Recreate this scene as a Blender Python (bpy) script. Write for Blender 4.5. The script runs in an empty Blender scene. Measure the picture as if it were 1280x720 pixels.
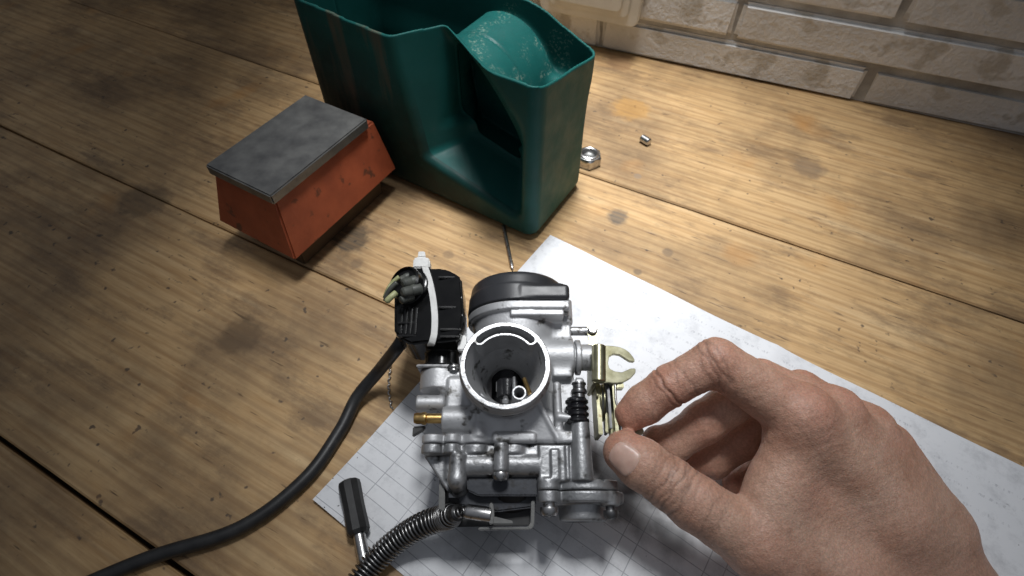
import bpy, bmesh, math, random
import numpy as np
from mathutils import Vector, Matrix
from mathutils.bvhtree import BVHTree

random.seed(7)
np.random.seed(7)
SC = bpy.context.scene
COL = SC.collection
MM = 0.001

# ------------------------------------------------------------------ camera
F_PX, PITCH, CAM_H = 700.0, math.radians(52.0), 290.0        # focal length in px at 1280 wide, mm above the bench
cam_d = bpy.data.cameras.new('camera')
cam = bpy.data.objects.new('camera', cam_d)
COL.objects.link(cam)
cam.location = (0, 0, CAM_H * MM)
cam.rotation_euler = (math.radians(90) - PITCH, 0, 0)
cam_d.sensor_width = 36.0
cam_d.lens = F_PX / 1280.0 * 36.0
cam_d.clip_start, cam_d.clip_end = 0.01, 20.0
cam_d.dof.use_dof = True
cam_d.dof.focus_distance = 0.25
cam_d.dof.aperture_fstop = 20.0
SC.camera = cam

# ------------------------------------------------------------------ room light and lamps
world = bpy.data.worlds.new('World')
SC.world = world
world.use_nodes = True
wnt = world.node_tree
bg = wnt.nodes['Background']
# dim room: pale ceiling overhead, dark walls around
_tc = wnt.nodes.new('ShaderNodeTexCoord')
_sx = wnt.nodes.new('ShaderNodeSeparateXYZ')
_rp = wnt.nodes.new('ShaderNodeValToRGB')
wnt.links.new(_tc.outputs['Generated'], _sx.inputs[0])
wnt.links.new(_sx.outputs[2], _rp.inputs[0])
_rp.color_ramp.elements[0].position, _rp.color_ramp.elements[0].color = 0.0, (0.035, 0.035, 0.038, 1)
_rp.color_ramp.elements[1].position, _rp.color_ramp.elements[1].color = 0.85, (0.34, 0.36, 0.40, 1)
wnt.links.new(_rp.outputs[0], bg.inputs[0])
bg.inputs[1].default_value = 0.55


def lamp(name, typ, loc, target, energy, color, **kw):
    d = bpy.data.lights.new(name, typ)
    d.energy = energy
    d.color = color
    for k, v in kw.items():
        setattr(d, k, v)
    o = bpy.data.objects.new(name, d)
    COL.objects.link(o)
    o.location = loc
    o.rotation_euler = (Vector(target) - Vector(loc)).to_track_quat('-Z', 'Y').to_euler()
    return o


# unseen overhead light; its long shape and narrow spread are made up to darken the sides
wl = lamp('shaped_overhead_light', 'AREA', (0.045, 0.44, 0.85), (0.03, 0.40, 0.0), 0.98, (0.98, 0.99, 1.0),
          shape='RECTANGLE', size=0.12, size_y=0.40, spread=math.radians(44))
wl.rotation_euler = (math.radians(-5), math.radians(-1.5), 0)

SC.view_settings.view_transform = 'Standard'
SC.view_settings.look = 'None'
SC.view_settings.gamma = 1.0
SC.view_settings.use_curve_mapping = False
SC.view_settings.exposure = 0.0
SC.render.engine = 'CYCLES'
SC.cycles.use_denoising = True
SC.cycles.max_bounces = 6

# ------------------------------------------------------------------ measuring helpers (mm)
_cp, _sp = math.cos(PITCH), math.sin(PITCH)


def ray(px, py):
    x, y = (px - 640) / F_PX, (360 - py) / F_PX
    return np.array([x, _cp + y * _sp, -_sp + y * _cp])


CAMP = np.array([0, 0, CAM_H])


def at_z(px, py, z=0.0):                      # the point of a sight line at a height above the bench
    d = ray(px, py)
    return CAMP + d * ((z - CAM_H) / d[2])


def at_d(px, py, depth):                      # the point of a sight line at a distance
    return CAMP + ray(px, py) * depth


# carburettor frame: u right, v up of the casting, w out of the intake bore
_EL = math.radians(77.0)
CU = np.array([1.0, 0, 0])
CV = np.array([0, math.sin(_EL), math.cos(_EL)])
CW = np.array([0, -math.cos(_EL), math.sin(_EL)])
CO = at_d(631.5, 455.5, 243.5)


def c(px, py, w):
    d = ray(px, py)
    k = (w - (CAMP - CO) @ CW) / (d @ CW)
    P = CAMP + d * k - CO
    return np.array([P @ CU, P @ CV, w])


def cr(pxlen, w, py=500):                     # a length in mm on the casting at depth w
    return float(np.linalg.norm(c(640 + pxlen, py, w) - c(640, py, w)))


# ------------------------------------------------------------------ object helpers
def link(name, me, mat=None, parent=None, **props):
    o = bpy.data.objects.new(name, me)
    COL.objects.link(o)
    if mat is not None and me is not None:
        me.materials.append(mat)
    if parent is not None:
        o.parent = parent
    for k, v in props.items():
        o[k] = v
    return o


def empty(name, M=None, **props):
    o = bpy.data.objects.new(name, None)
    COL.objects.link(o)
    o.empty_display_size = 0.01
    if M is not None:
        o.matrix_world = M
    for k, v in props.items():
        o[k] = v
    return o


def mesh_from(name, V, Fc, smooth=True):
    me = bpy.data.meshes.new(name)
    me.from_pydata([tuple(float(a) * MM for a in v) for v in V], [], [tuple(int(i) for i in f) for f in Fc])
    me.update()
    if smooth:
        me.polygons.foreach_set('use_smooth', [True] * len(me.polygons))
    return me


def mesh_np(name, V, Q):
    me = bpy.data.meshes.new(name)
    me.vertices.add(len(V))
    me.vertices.foreach_set('co', (V * MM).astype(np.float32).ravel())
    me.loops.add(Q.size)
    me.loops.foreach_set('vertex_index', Q.astype(np.int32).ravel())
    me.polygons.add(len(Q))
    me.polygons.foreach_set('loop_start', np.arange(0, Q.size, 4, dtype=np.int32))
    me.polygons.foreach_set('loop_total', np.full(len(Q), 4, dtype=np.int32))
    me.polygons.foreach_set('use_smooth', np.ones(len(Q), dtype=bool))
    me.update(calc_edges=True)
    me.validate()
    return me


def bm_to(name, bm, smooth_angle=None):
    bmesh.ops.recalc_face_normals(bm, faces=bm.faces)
    me = bpy.data.meshes.new(name)
    bm.to_mesh(me)
    bm.free()
    if smooth_angle is not None:
        me.polygons.foreach_set('use_smooth', [True] * len(me.polygons))
        me.set_sharp_from_angle(angle=math.radians(smooth_angle))
    return me


def frame_from(d):
    d = np.array(d, float)
    d /= np.linalg.norm(d)
    h = np.array([0, 0, 1.0]) if abs(d[2]) < 0.9 else np.array([1.0, 0, 0])
    a = np.cross(h, d)
    a /= np.linalg.norm(a)
    return a, np.cross(d, a), d


def lathe(name, o, d, prof, mat, parent=None, n=40, sharp=35):
    """turn the profile [(radius, height)...] about the axis d through o (mm)"""
    a, b, d = frame_from(d)
    o = np.array(o, float)
    V, Fc = [], []
    for r, h in prof:
        for i in range(n):
            t = 2 * math.pi * i / n
            V.append(o + d * h + (a * math.cos(t) + b * math.sin(t)) * max(r, 0.001))
    for j in range(len(prof) - 1):
        for i in range(n):
            i2 = (i + 1) % n
            Fc.append((j * n + i, j * n + i2, (j + 1) * n + i2, (j + 1) * n + i))
    Fc.append(tuple(range(n - 1, -1, -1)))
    Fc.append(tuple((len(prof) - 1) * n + i for i in range(n)))
    me = mesh_from(name, V, Fc)
    me.set_sharp_from_angle(angle=math.radians(sharp))
    return link(name, me, mat, parent)


def rod(name, a, b, ra, rb, mat, parent=None, n=28, ch=0.35):
    a, b = np.array(a, float), np.array(b, float)
    L = np.linalg.norm(b - a)
    return lathe(name, a, b - a, [(max(ra - ch, 0.02), 0), (ra, ch), (rb, L - ch), (max(rb - ch, 0.02), L)], mat, parent, n)


def prism(name, pts, d, mat, parent=None, bevel=0.4, seg=2):
    """close the 3D outline pts and give it thickness along d (mm)"""
    bm = bmesh.new()
    vs = [bm.verts.new(Vector(p) * MM) for p in pts]
    f = bm.faces.new(vs)
    r = bmesh.ops.extrude_face_region(bm, geom=[f])
    bmesh.ops.translate(bm, verts=[v for v in r['geom'] if isinstance(v, bmesh.types.BMVert)], vec=Vector(d) * MM)
    bmesh.ops.recalc_face_normals(bm, faces=bm.faces)
    if bevel:
        bmesh.ops.bevel(bm, geom=bm.edges[:], offset=bevel * MM, segments=seg, affect='EDGES', clamp_overlap=True)
    return link(name, bm_to(name, bm, 40), mat, parent)


def box(name, ctr, ax, half, mat, parent=None, bevel=0.4, seg=2):
    ctr = np.array(ctr, float)
    a, b, e = [np.array(v, float) for v in ax]
    pts = [ctr + a * half[0] * i + b * half[1] * j - e * half[2] for i, j in ((-1, -1), (1, -1), (1, 1), (-1, 1))]
    return prism(name, pts, e * 2 * half[2], mat, parent, bevel, seg)


XYZ = (np.array([1.0, 0, 0]), np.array([0, 1.0, 0]), np.array([0, 0, 1.0]))


def resample(P, n):
    P = np.array(P, float)
    # Catmull-Rom through the points
    Q = np.vstack([2 * P[0] - P[1], P, 2 * P[-1] - P[-2]])
    out = []
    for s in np.linspace(0, len(P) - 1 - 1e-6, n):
        i = int(s)
        t = s - i
        p0, p1, p2, p3 = Q[i], Q[i + 1], Q[i + 2], Q[i + 3]
        out.append(0.5 * ((2 * p1) + (-p0 + p2) * t + (2 * p0 - 5 * p1 + 4 * p2 - p3) * t * t + (-p0 + 3 * p1 - 3 * p2 + p3) * t ** 3))
    return np.array(out)


def sweep_mesh(name, P, rad, n=14):
    """tube along points P with radius rad (number or list)"""
    P = np.array(P, float)
    N = len(P)
    R = np.full(N, rad, float) if np.isscalar(rad) else np.array(rad, float)
    T = np.gradient(P, axis=0)
    T /= np.linalg.norm(T, axis=1)[:, None]
    a, b, _ = frame_from(T[0])
    V = []
    for i in range(N):
        a = a - T[i] * (a @ T[i])
        a /= np.linalg.norm(a)
        b = np.cross(T[i], a)
        for k in range(n):
            t = 2 * math.pi * k / n
            V.append(P[i] + (a * math.cos(t) + b * math.sin(t)) * R[i])
    Fc = []
    for i in range(N - 1):
        for k in range(n):
            k2 = (k + 1) % n
            Fc.append((i * n + k, i * n + k2, (i + 1) * n + k2, (i + 1) * n + k))
    Fc.append(tuple(range(n - 1, -1, -1)))
    Fc.append(tuple((N - 1) * n + i for i in range(n)))
    return mesh_from(name, V, Fc)


def sweep(name, P, rad, mat, parent=None, n=14):
    return link(name, sweep_mesh(name, P, rad, n), mat, parent)


def coil_points(P, R, pitch, per=14):
    """helix of radius R(s) wound round the centre line P"""
    P = np.array(P, float)
    seg = np.linalg.norm(np.diff(P, axis=0), axis=1)
    S = np.concatenate([[0], np.cumsum(seg)])
    L = S[-1]
    T = np.gradient(P, axis=0)
    T /= np.linalg.norm(T, axis=1)[:, None]
    A = []
    a, b, _ = frame_from(T[0])
    for i in range(len(P)):
        a = a - T[i] * (a @ T[i])
        a /= np.linalg.norm(a)
        A.append(a.copy())
    A = np.array(A)
    out, s, th = [], 0.0, 0.0
    while s < L:
        i = min(np.searchsorted(S, s), len(P) - 1)
        i0 = max(i - 1, 0)
        t = 0 if i == i0 else (s - S[i0]) / max(S[i] - S[i0], 1e-9)
        p = P[i0] * (1 - t) + P[i] * t
        aa = A[i0] * (1 - t) + A[i] * t
        tt = T[i0] * (1 - t) + T[i] * t
        tt /= np.linalg.norm(tt)
        aa -= tt * (aa @ tt)
        aa /= np.linalg.norm(aa)
        bb = np.cross(tt, aa)
        r = R(s / L)
        out.append(p + (aa * math.cos(th) + bb * math.sin(th)) * r)
        th += 2 * math.pi / per
        s += pitch(s / L) / per
    return np.array(out)


# ------------------------------------------------------------------ distance-field modelling (castings, moulded and organic shapes)
def smin(a, b, k):
    if k <= 0:
        return np.minimum(a, b)
    h = np.clip(0.5 + 0.5 * (b - a) / k, 0, 1)
    return b * (1 - h) + a * h - k * h * (1 - h)


class Field:
    def __init__(self, lo, hi, vox):
        self.lo, self.vox = np.array(lo, float), vox
        self.n = np.ceil((np.array(hi, float) - self.lo) / vox).astype(int) + 1
        self.D = np.full(self.n, 6.0, np.float32)
        self.ax = [(self.lo[i] + np.arange(self.n[i]) * vox).astype(np.float32) for i in range(3)]

    def _reg(self, lo, hi, m):
        sl = []
        for i in range(3):
            a = int(np.clip(np.floor((lo[i] - m - self.lo[i]) / self.vox), 0, self.n[i]))
            b = int(np.clip(np.ceil((hi[i] + m - self.lo[i]) / self.vox) + 1, 0, self.n[i]))
            sl.append(slice(a, b))
        return tuple(sl), (self.ax[0][sl[0]][:, None, None], self.ax[1][sl[1]][None, :, None], self.ax[2][sl[2]][None, None, :])

    def op(self, prim, k=0.0, cut=False):
        fn, lo, hi = prim
        sl, xyz = self._reg(lo, hi, k + 3 * self.vox)
        if any(s.stop <= s.start for s in sl):
            return self
        d = fn(*xyz).astype(np.float32)
        if cut:
            self.D[sl] = -smin(-self.D[sl], d, k)
        else:
            self.D[sl] = smin(self.D[sl], d, k)
        return self

    def add(self, prim, k=0.0):
        return self.op(prim, k)

    def cut(self, prim, k=0.0):
        return self.op(prim, k, True)

    def mesh(self, name):
        D = self.D
        D[0], D[-1], D[:, 0], D[:, -1], D[:, :, 0], D[:, :, -1] = 1, 1, 1, 1, 1, 1
        s = D < 0
        cnt = np.zeros(np.array(D.shape) - 1, np.int8)
        for dx in (0, 1):
            for dy in (0, 1):
                for dz in (0, 1):
                    cnt += s[dx:dx + cnt.shape[0], dy:dy + cnt.shape[1], dz:dz + cnt.shape[2]]
        act = (cnt > 0) & (cnt < 8)
        I = np.argwhere(act)
        ids = np.full(act.shape, -1, np.int64)
        ids[act] = np.arange(len(I))
        acc = np.zeros((len(I), 3))
        num = np.zeros(len(I))
        corners = [(x, y, z) for x in (0, 1) for y in (0, 1) for z in (0, 1)]
        for a in corners:
            for axn in range(3):
                if a[axn]:
                    continue
                b = list(a)
                b[axn] = 1
                da = D[I[:, 0] + a[0], I[:, 1] + a[1], I[:, 2] + a[2]]
                db = D[I[:, 0] + b[0], I[:, 1] + b[1], I[:, 2] + b[2]]
                m = (da < 0) != (db < 0)
                t = np.where(m, da / np.where(m, da - db, 1), 0)
                p = np.array(a, float)[None, :].repeat(len(I), 0)
                p[:, axn] += t
                acc += p * m[:, None]
                num += m
        V = self.lo + (I + acc / num[:, None]) * self.vox
        Q = []
        for axn in range(3):
            o1, o2 = [(1, 2), (2, 0), (0, 1)][axn]
            s0 = [slice(None)] * 3
            s1 = [slice(None)] * 3
            s0[axn], s1[axn] = slice(0, -1), slice(1, None)
            ch = s[tuple(s0)] != s[tuple(s1)]
            E = np.argwhere(ch)
            E = E[(E[:, o1] > 0) & (E[:, o2] > 0)]
            E = E[(E[:, o1] < ids.shape[o1]) & (E[:, o2] < ids.shape[o2])]

            def cell(d1, d2):
                J = E.copy()
                J[:, o1] += d1
                J[:, o2] += d2
                return ids[J[:, 0], J[:, 1], J[:, 2]]
            q = np.stack([cell(-1, -1), cell(0, -1), cell(0, 0), cell(-1, 0)], 1)
            ins = s[E[:, 0], E[:, 1], E[:, 2]]
            q[~ins] = q[~ins][:, ::-1]
            Q.append(q)
        Q = np.concatenate(Q)
        Q = Q[(Q >= 0).all(1)]
        return mesh_np(name, V, Q)


def p_cone(a, b, ra, rb=None, rnd=0.0):
    """flat-ended cylinder or cone"""
    a, b = np.array(a, float), np.array(b, float)
    rb = ra if rb is None else rb
    L = np.linalg.norm(b - a)
    d = (b - a) / L
    R = max(ra, rb)

    def fn(x, y, z):
        X, Y, Z = x - a[0], y - a[1], z - a[2]
        t = X * d[0] + Y * d[1] + Z * d[2]
        r = np.sqrt(np.maximum(X * X + Y * Y + Z * Z - t * t, 0))
        q0 = r - (ra + (rb - ra) * np.clip(t / L, 0, 1)) + rnd
        q1 = np.abs(t - L / 2) - L / 2 + rnd
        return np.minimum(np.maximum(q0, q1), 0) + np.sqrt(np.maximum(q0, 0) ** 2 + np.maximum(q1, 0) ** 2) - rnd
    e = R * np.sqrt(np.maximum(1 - d * d, 0)) + 0.1
    return fn, np.minimum(a, b) - e, np.maximum(a, b) + e


def p_caps(a, b, ra, rb=None):
    """round-ended tapering limb"""
    a, b = np.array(a, float), np.array(b, float)
    rb = ra if rb is None else rb
    L2 = (b - a) @ (b - a)
    d = b - a

    def fn(x, y, z):
        X, Y, Z = x - a[0], y - a[1], z - a[2]
        t = np.clip((X * d[0] + Y * d[1] + Z * d[2]) / L2, 0, 1)
        return np.sqrt((X - d[0] * t) ** 2 + (Y - d[1] * t) ** 2 + (Z - d[2] * t) ** 2) - (ra + (rb - ra) * t)
    R = max(ra, rb)
    return fn, np.minimum(a, b) - R, np.maximum(a, b) + R


def p_box(lo, hi, rnd=0.5):
    lo, hi = np.minimum(lo, hi).astype(float), np.maximum(lo, hi).astype(float)
    m, h = (lo + hi) / 2, (hi - lo) / 2 - rnd

    def fn(x, y, z):
        q = [np.abs(v - m[i]) - h[i] for i, v in enumerate((x, y, z))]
        out = np.sqrt(sum(np.maximum(v, 0) ** 2 for v in q))
        return out + np.minimum(np.maximum(np.maximum(q[0], q[1]), q[2]), 0) - rnd
    return fn, lo, hi


def p_planes(planes, lo, hi, k=0.0):
    """convex solid: all (n, c) with n.p <= c"""
    def fn(x, y, z):
        d = None
        for n, cc in planes:
            e = (x * n[0] + y * n[1] + z * n[2] - cc)
            d = e if d is None else -smin(-d, -e, k)
        return d
    return fn, np.array(lo, float), np.array(hi, float)


# ------------------------------------------------------------------ materials
def new_mat(name):
    m = bpy.data.materials.new(name)
    m.use_nodes = True
    nt = m.node_tree
    return m, nt, nt.nodes['Principled BSDF']


def N(nt, t, **kw):
    n = nt.nodes.new(t)
    for k, v in kw.items():
        setattr(n, k, v)
    return n


def noise(nt, vec, scale, detail=4, rough=0.55):
    n = N(nt, 'ShaderNodeTexNoise')
    n.inputs['Scale'].default_value = scale
    n.inputs['Detail'].default_value = detail
    n.inputs['Roughness'].default_value = rough
    nt.links.new(vec, n.inputs['Vector'])
    return n.outputs['Fac']


def ramp(nt, fac, stops):
    r = N(nt, 'ShaderNodeValToRGB')
    e = r.color_ramp.elements
    while len(e) < len(stops):
        e.new(0.5)
    for el, (p, col) in zip(e, stops):
        el.position = p
        el.color = (*col, 1) if len(col) == 3 else col
    nt.links.new(fac, r.inputs[0])
    return r.outputs[0]


def mix(nt, fac, a, b, mode='MIX'):
    n = N(nt, 'ShaderNodeMix', data_type='RGBA', blend_type=mode)
    for s, v in ((n.inputs[0], fac), (n.inputs[6], a), (n.inputs[7], b)):
        if hasattr(v, 'is_output'):
            nt.links.new(v, s)
        elif isinstance(v, (int, float)):
            s.default_value = v
        else:
            s.default_value = (*v, 1)
    return n.outputs[2]


def math_n(nt, op, a, b=0.0, cc=None):
    n = N(nt, 'ShaderNodeMath', operation=op)
    for s, v in zip(n.inputs, (a, b, cc)):
        if v is None:
            continue
        if hasattr(v, 'is_output'):
            nt.links.new(v, s)
        else:
            s.default_value = v
    return n.outputs[0]


def bump(nt, bs, h, strength, dist):
    b = N(nt, 'ShaderNodeBump')
    b.inputs['Strength'].default_value = strength
    b.inputs['Distance'].default_value = dist
    nt.links.new(h, b.inputs['Height'])
    nt.links.new(b.outputs[0], bs.inputs['Normal'])


def simple(name, c1, c2, metallic=0.0, rough=(0.4, 0.55), scale=120, fine=1500, bstr=0.15, bdist=0.0002,
           speck=None, spec=0.5, sss=None, coat=0.0, trans=0.0):
    m, nt, bs = new_mat(name)
    tc = N(nt, 'ShaderNodeTexCoord').outputs['Object']
    n1 = noise(nt, tc, scale, 5)
    col = ramp(nt, n1, [(0.3, c1), (0.7, c2)])
    if speck:
        n3 = noise(nt, tc, speck[1], 3, 0.6)
        fac = ramp(nt, n3, [(speck[2], (0, 0, 0)), (speck[2] + 0.08, (1, 1, 1))])
        col = mix(nt, fac, col, speck[0])
    nt.links.new(col, bs.inputs['Base Color'])
    bs.inputs['Metallic'].default_value = metallic
    n2 = noise(nt, tc, scale * 2.3, 4)
    rr = N(nt, 'ShaderNodeMapRange')
    rr.inputs[3].default_value, rr.inputs[4].default_value = rough
    nt.links.new(n2, rr.inputs[0])
    nt.links.new(rr.outputs[0], bs.inputs['Roughness'])
    bs.inputs['Specular IOR Level'].default_value = spec
    if bstr:
        bump(nt, bs, noise(nt, tc, fine, 3), bstr, bdist)
    if sss:
        bs.inputs['Subsurface Weight'].default_value = sss[0]
        bs.inputs['Subsurface Radius'].default_value = sss[1]
        bs.inputs['Subsurface Scale'].default_value = sss[2]
    if coat:
        bs.inputs['Coat Weight'].default_value = coat
        bs.inputs['Coat Roughness'].default_value = 0.15
    if trans:
        bs.inputs['Transmission Weight'].default_value = trans
    return m


M_cast = simple('cast_aluminium', (0.45, 0.455, 0.465), (0.62, 0.625, 0.635), 0.60, (0.44, 0.62), 70, 800, 0.42, 0.00030,
                speck=((0.15, 0.145, 0.135), 120, 0.60))
M_bowl = simple('oily_cast_aluminium', (0.22, 0.225, 0.23), (0.50, 0.505, 0.515), 0.72, (0.34, 0.56), 75, 650, 0.55, 0.00034,
                speck=((0.05, 0.048, 0.045), 85, 0.55))
M_mach = simple('machined_aluminium', (0.40, 0.41, 0.42), (0.58, 0.58, 0.585), 0.88, (0.36, 0.52), 160, 900, 0.5, 0.00025,
                speck=((0.16, 0.155, 0.15), 330, 0.57))
M_spring = simple('oiled_spring_steel', (0.20, 0.20, 0.20), (0.34, 0.335, 0.33), 1.0, (0.22, 0.4), 300, 2500, 0.1, 0.0001)
M_steel = simple('worn_steel', (0.45, 0.45, 0.45), (0.62, 0.61, 0.60), 1.0, (0.2, 0.4), 300, 2500, 0.1, 0.0001,
                 speck=((0.14, 0.12, 0.10), 420, 0.62))
M_darksteel = simple('blackened_steel', (0.10, 0.10, 0.105), (0.2, 0.2, 0.2), 0.9, (0.25, 0.45), 260, 2500, 0.12, 0.0001)
M_zinc = simple('yellow_zinc_plate', (0.27, 0.255, 0.15), (0.52, 0.50, 0.35), 0.95, (0.24, 0.42), 160, 2000, 0.12, 0.0001,
                speck=((0.25, 0.19, 0.10), 300, 0.64))
M_brass = simple('brass', (0.52, 0.33, 0.12), (0.70, 0.48, 0.20), 1.0, (0.25, 0.42), 300, 2000, 0.1, 0.0001,
                 speck=((0.25, 0.10, 0.05), 350, 0.62))
M_cap = simple('black_cap_plastic', (0.022, 0.023, 0.026), (0.035, 0.036, 0.040), 0.0, (0.33, 0.48), 80, 1800, 0.2, 0.00015)
M_black = simple('black_gloss_plastic', (0.005, 0.005, 0.0055), (0.010, 0.010, 0.010), 0.0, (0.12, 0.26), 120, 700, 0.06, 0.0002, spec=0.35)
M_rubber = simple('black_rubber', (0.012, 0.012, 0.013), (0.03, 0.03, 0.03), 0.0, (0.35, 0.55), 150, 1500, 0.15, 0.0002)
M_wetblack = simple('oily_black_rubber', (0.006, 0.006, 0.008), (0.02, 0.02, 0.022), 0.0, (0.12, 0.3), 150, 900, 0.2, 0.0002)
M_cover = simple('dark_painted_cover', (0.018, 0.02, 0.026), (0.05, 0.055, 0.066), 0.2, (0.3, 0.5), 130, 900, 0.2, 0.0002,
                 speck=((0.02, 0.02, 0.022), 130, 0.56))
M_seal = simple('grey_green_rubber', (0.05, 0.055, 0.05), (0.11, 0.115, 0.10), 0.0, (0.4, 0.6), 200, 1500, 0.15, 0.0002)
M_wire = simple('green_yellow_insulation', (0.28, 0.30, 0.13), (0.48, 0.48, 0.26), 0.0, (0.4, 0.6), 400, 1500, 0.1, 0.0001)
M_nylon = simple('translucent_white_nylon', (0.55, 0.55, 0.53), (0.72, 0.72, 0.70), 0.0, (0.3, 0.5), 200, 1500, 0.08, 0.0001,
                 sss=(0.3, (1, 1, 1), 0.002))
M_white = simple('white_plastic', (0.75, 0.75, 0.73), (0.85, 0.85, 0.84), 0.0, (0.3, 0.5), 200, 1500, 0.05, 0.0001)
M_orange = simple('orange_red_paint', (0.27, 0.058, 0.022), (0.40, 0.090, 0.034), 0.0, (0.5, 0.7), 60, 500, 0.35, 0.0004,
                  speck=((0.12, 0.04, 0.02), 90, 0.62))
M_greymetal = simple('grey_sheet_metal', (0.11, 0.11, 0.11), (0.21, 0.21, 0.20), 0.6, (0.35, 0.55), 80, 900, 0.15, 0.0002)
M_socket = simple('cream_socket_plastic', (0.60, 0.58, 0.52), (0.72, 0.70, 0.64), 0.0, (0.3, 0.5), 40, 700, 0.1, 0.0002,
                  speck=((0.40, 0.36, 0.30), 60, 0.66))
M_nail = simple('fingernail', (0.56, 0.36, 0.29), (0.68, 0.47, 0.39), 0.0, (0.28, 0.4), 200, 900, 0.1, 0.0001,
                sss=(0.25, (1, 0.4, 0.25), 0.002))


def make_can_mat():
    m, nt, bs = new_mat('green_canister_plastic')
    tc = N(nt, 'ShaderNodeTexCoord').outputs['Object']
    n1 = noise(nt, tc, 25, 5)
    col = ramp(nt, n1, [(0.3, (0.008, 0.076, 0.069)), (0.7, (0.014, 0.104, 0.094))])
    # dust and dried oil streaks run down the long side
    mp = N(nt, 'ShaderNodeMapping')
    mp.inputs['Scale'].default_value = (60, 60, 9)
    nt.links.new(tc, mp.inputs[0])
    st = noise(nt, mp.outputs[0], 1.0, 5, 0.6)
    sx = N(nt, 'ShaderNodeSeparateXYZ')
    nt.links.new(tc, sx.inputs[0])
    band = math_n(nt, 'GREATER_THAN', sx.outputs[0], 0.100)
    side = math_n(nt, 'LESS_THAN', sx.outputs[1], 0.004)
    f = ramp(nt, st, [(0.50, (0, 0, 0)), (0.72, (0.75, 0.75, 0.75))])
    f = math_n(nt, 'MULTIPLY', f, math_n(nt, 'MULTIPLY', band, side))
    col = mix(nt, f, col, (0.13, 0.11, 0.075))
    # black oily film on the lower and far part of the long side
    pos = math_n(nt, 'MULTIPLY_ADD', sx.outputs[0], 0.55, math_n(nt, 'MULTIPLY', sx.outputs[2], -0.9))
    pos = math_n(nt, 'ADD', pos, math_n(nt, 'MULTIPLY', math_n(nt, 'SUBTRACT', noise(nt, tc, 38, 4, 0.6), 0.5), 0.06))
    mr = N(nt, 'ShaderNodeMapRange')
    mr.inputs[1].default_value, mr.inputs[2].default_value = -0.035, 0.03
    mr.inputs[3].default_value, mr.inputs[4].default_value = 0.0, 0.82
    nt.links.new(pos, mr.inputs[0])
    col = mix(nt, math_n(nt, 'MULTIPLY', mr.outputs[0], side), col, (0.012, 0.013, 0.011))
    col = mix(nt, math_n(nt, 'MULTIPLY', f, 0.7), col, (0.13, 0.11, 0.075))
    gr = ramp(nt, noise(nt, tc, 260, 4, 0.7), [(0.62, (0, 0, 0)), (0.74, (0.5, 0.5, 0.5))])
    col = mix(nt, gr, col, (0.05, 0.09, 0.08))
    inn = math_n(nt, 'MULTIPLY', math_n(nt, 'GREATER_THAN', sx.outputs[1], 0.016), math_n(nt, 'GREATER_THAN', sx.outputs[2], 0.088))
    inn = math_n(nt, 'MULTIPLY', inn, math_n(nt, 'MULTIPLY', math_n(nt, 'GREATER_THAN', sx.outputs[0], 0.010), math_n(nt, 'LESS_THAN', sx.outputs[0], 0.062)))
    inn = math_n(nt, 'MULTIPLY', inn, 0.4)
    pt = math_n(nt, 'MULTIPLY', ramp(nt, noise(nt, tc, 48, 3), [(0.50, (0, 0, 0)), (0.60, (1, 1, 1))]), ramp(nt, noise(nt, tc, 480, 3, 0.7), [(0.52, (0, 0, 0)), (0.60, (0.9, 0.9, 0.9))]))
    col = mix(nt, math_n(nt, 'MULTIPLY', inn, pt), col, (0.32, 0.38, 0.30))
    nt.links.new(col, bs.inputs['Base Color'])
    rr = ramp(nt, noise(nt, tc, 70, 4), [(0.3, (0.36,) * 3), (0.7, (0.55,) * 3)])
    nt.links.new(rr, bs.inputs['Roughness'])
    bs.inputs['Specular IOR Level'].default_value = 0.15
    bs.inputs['Subsurface Weight'].default_value = 0.12
    bs.inputs['Subsurface Radius'].default_value = (0.2, 1.0, 0.8)
    bs.inputs['Subsurface Scale'].default_value = 0.002
    bump(nt, bs, noise(nt, tc, 420, 4), 0.18, 0.0004)
    return m


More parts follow.
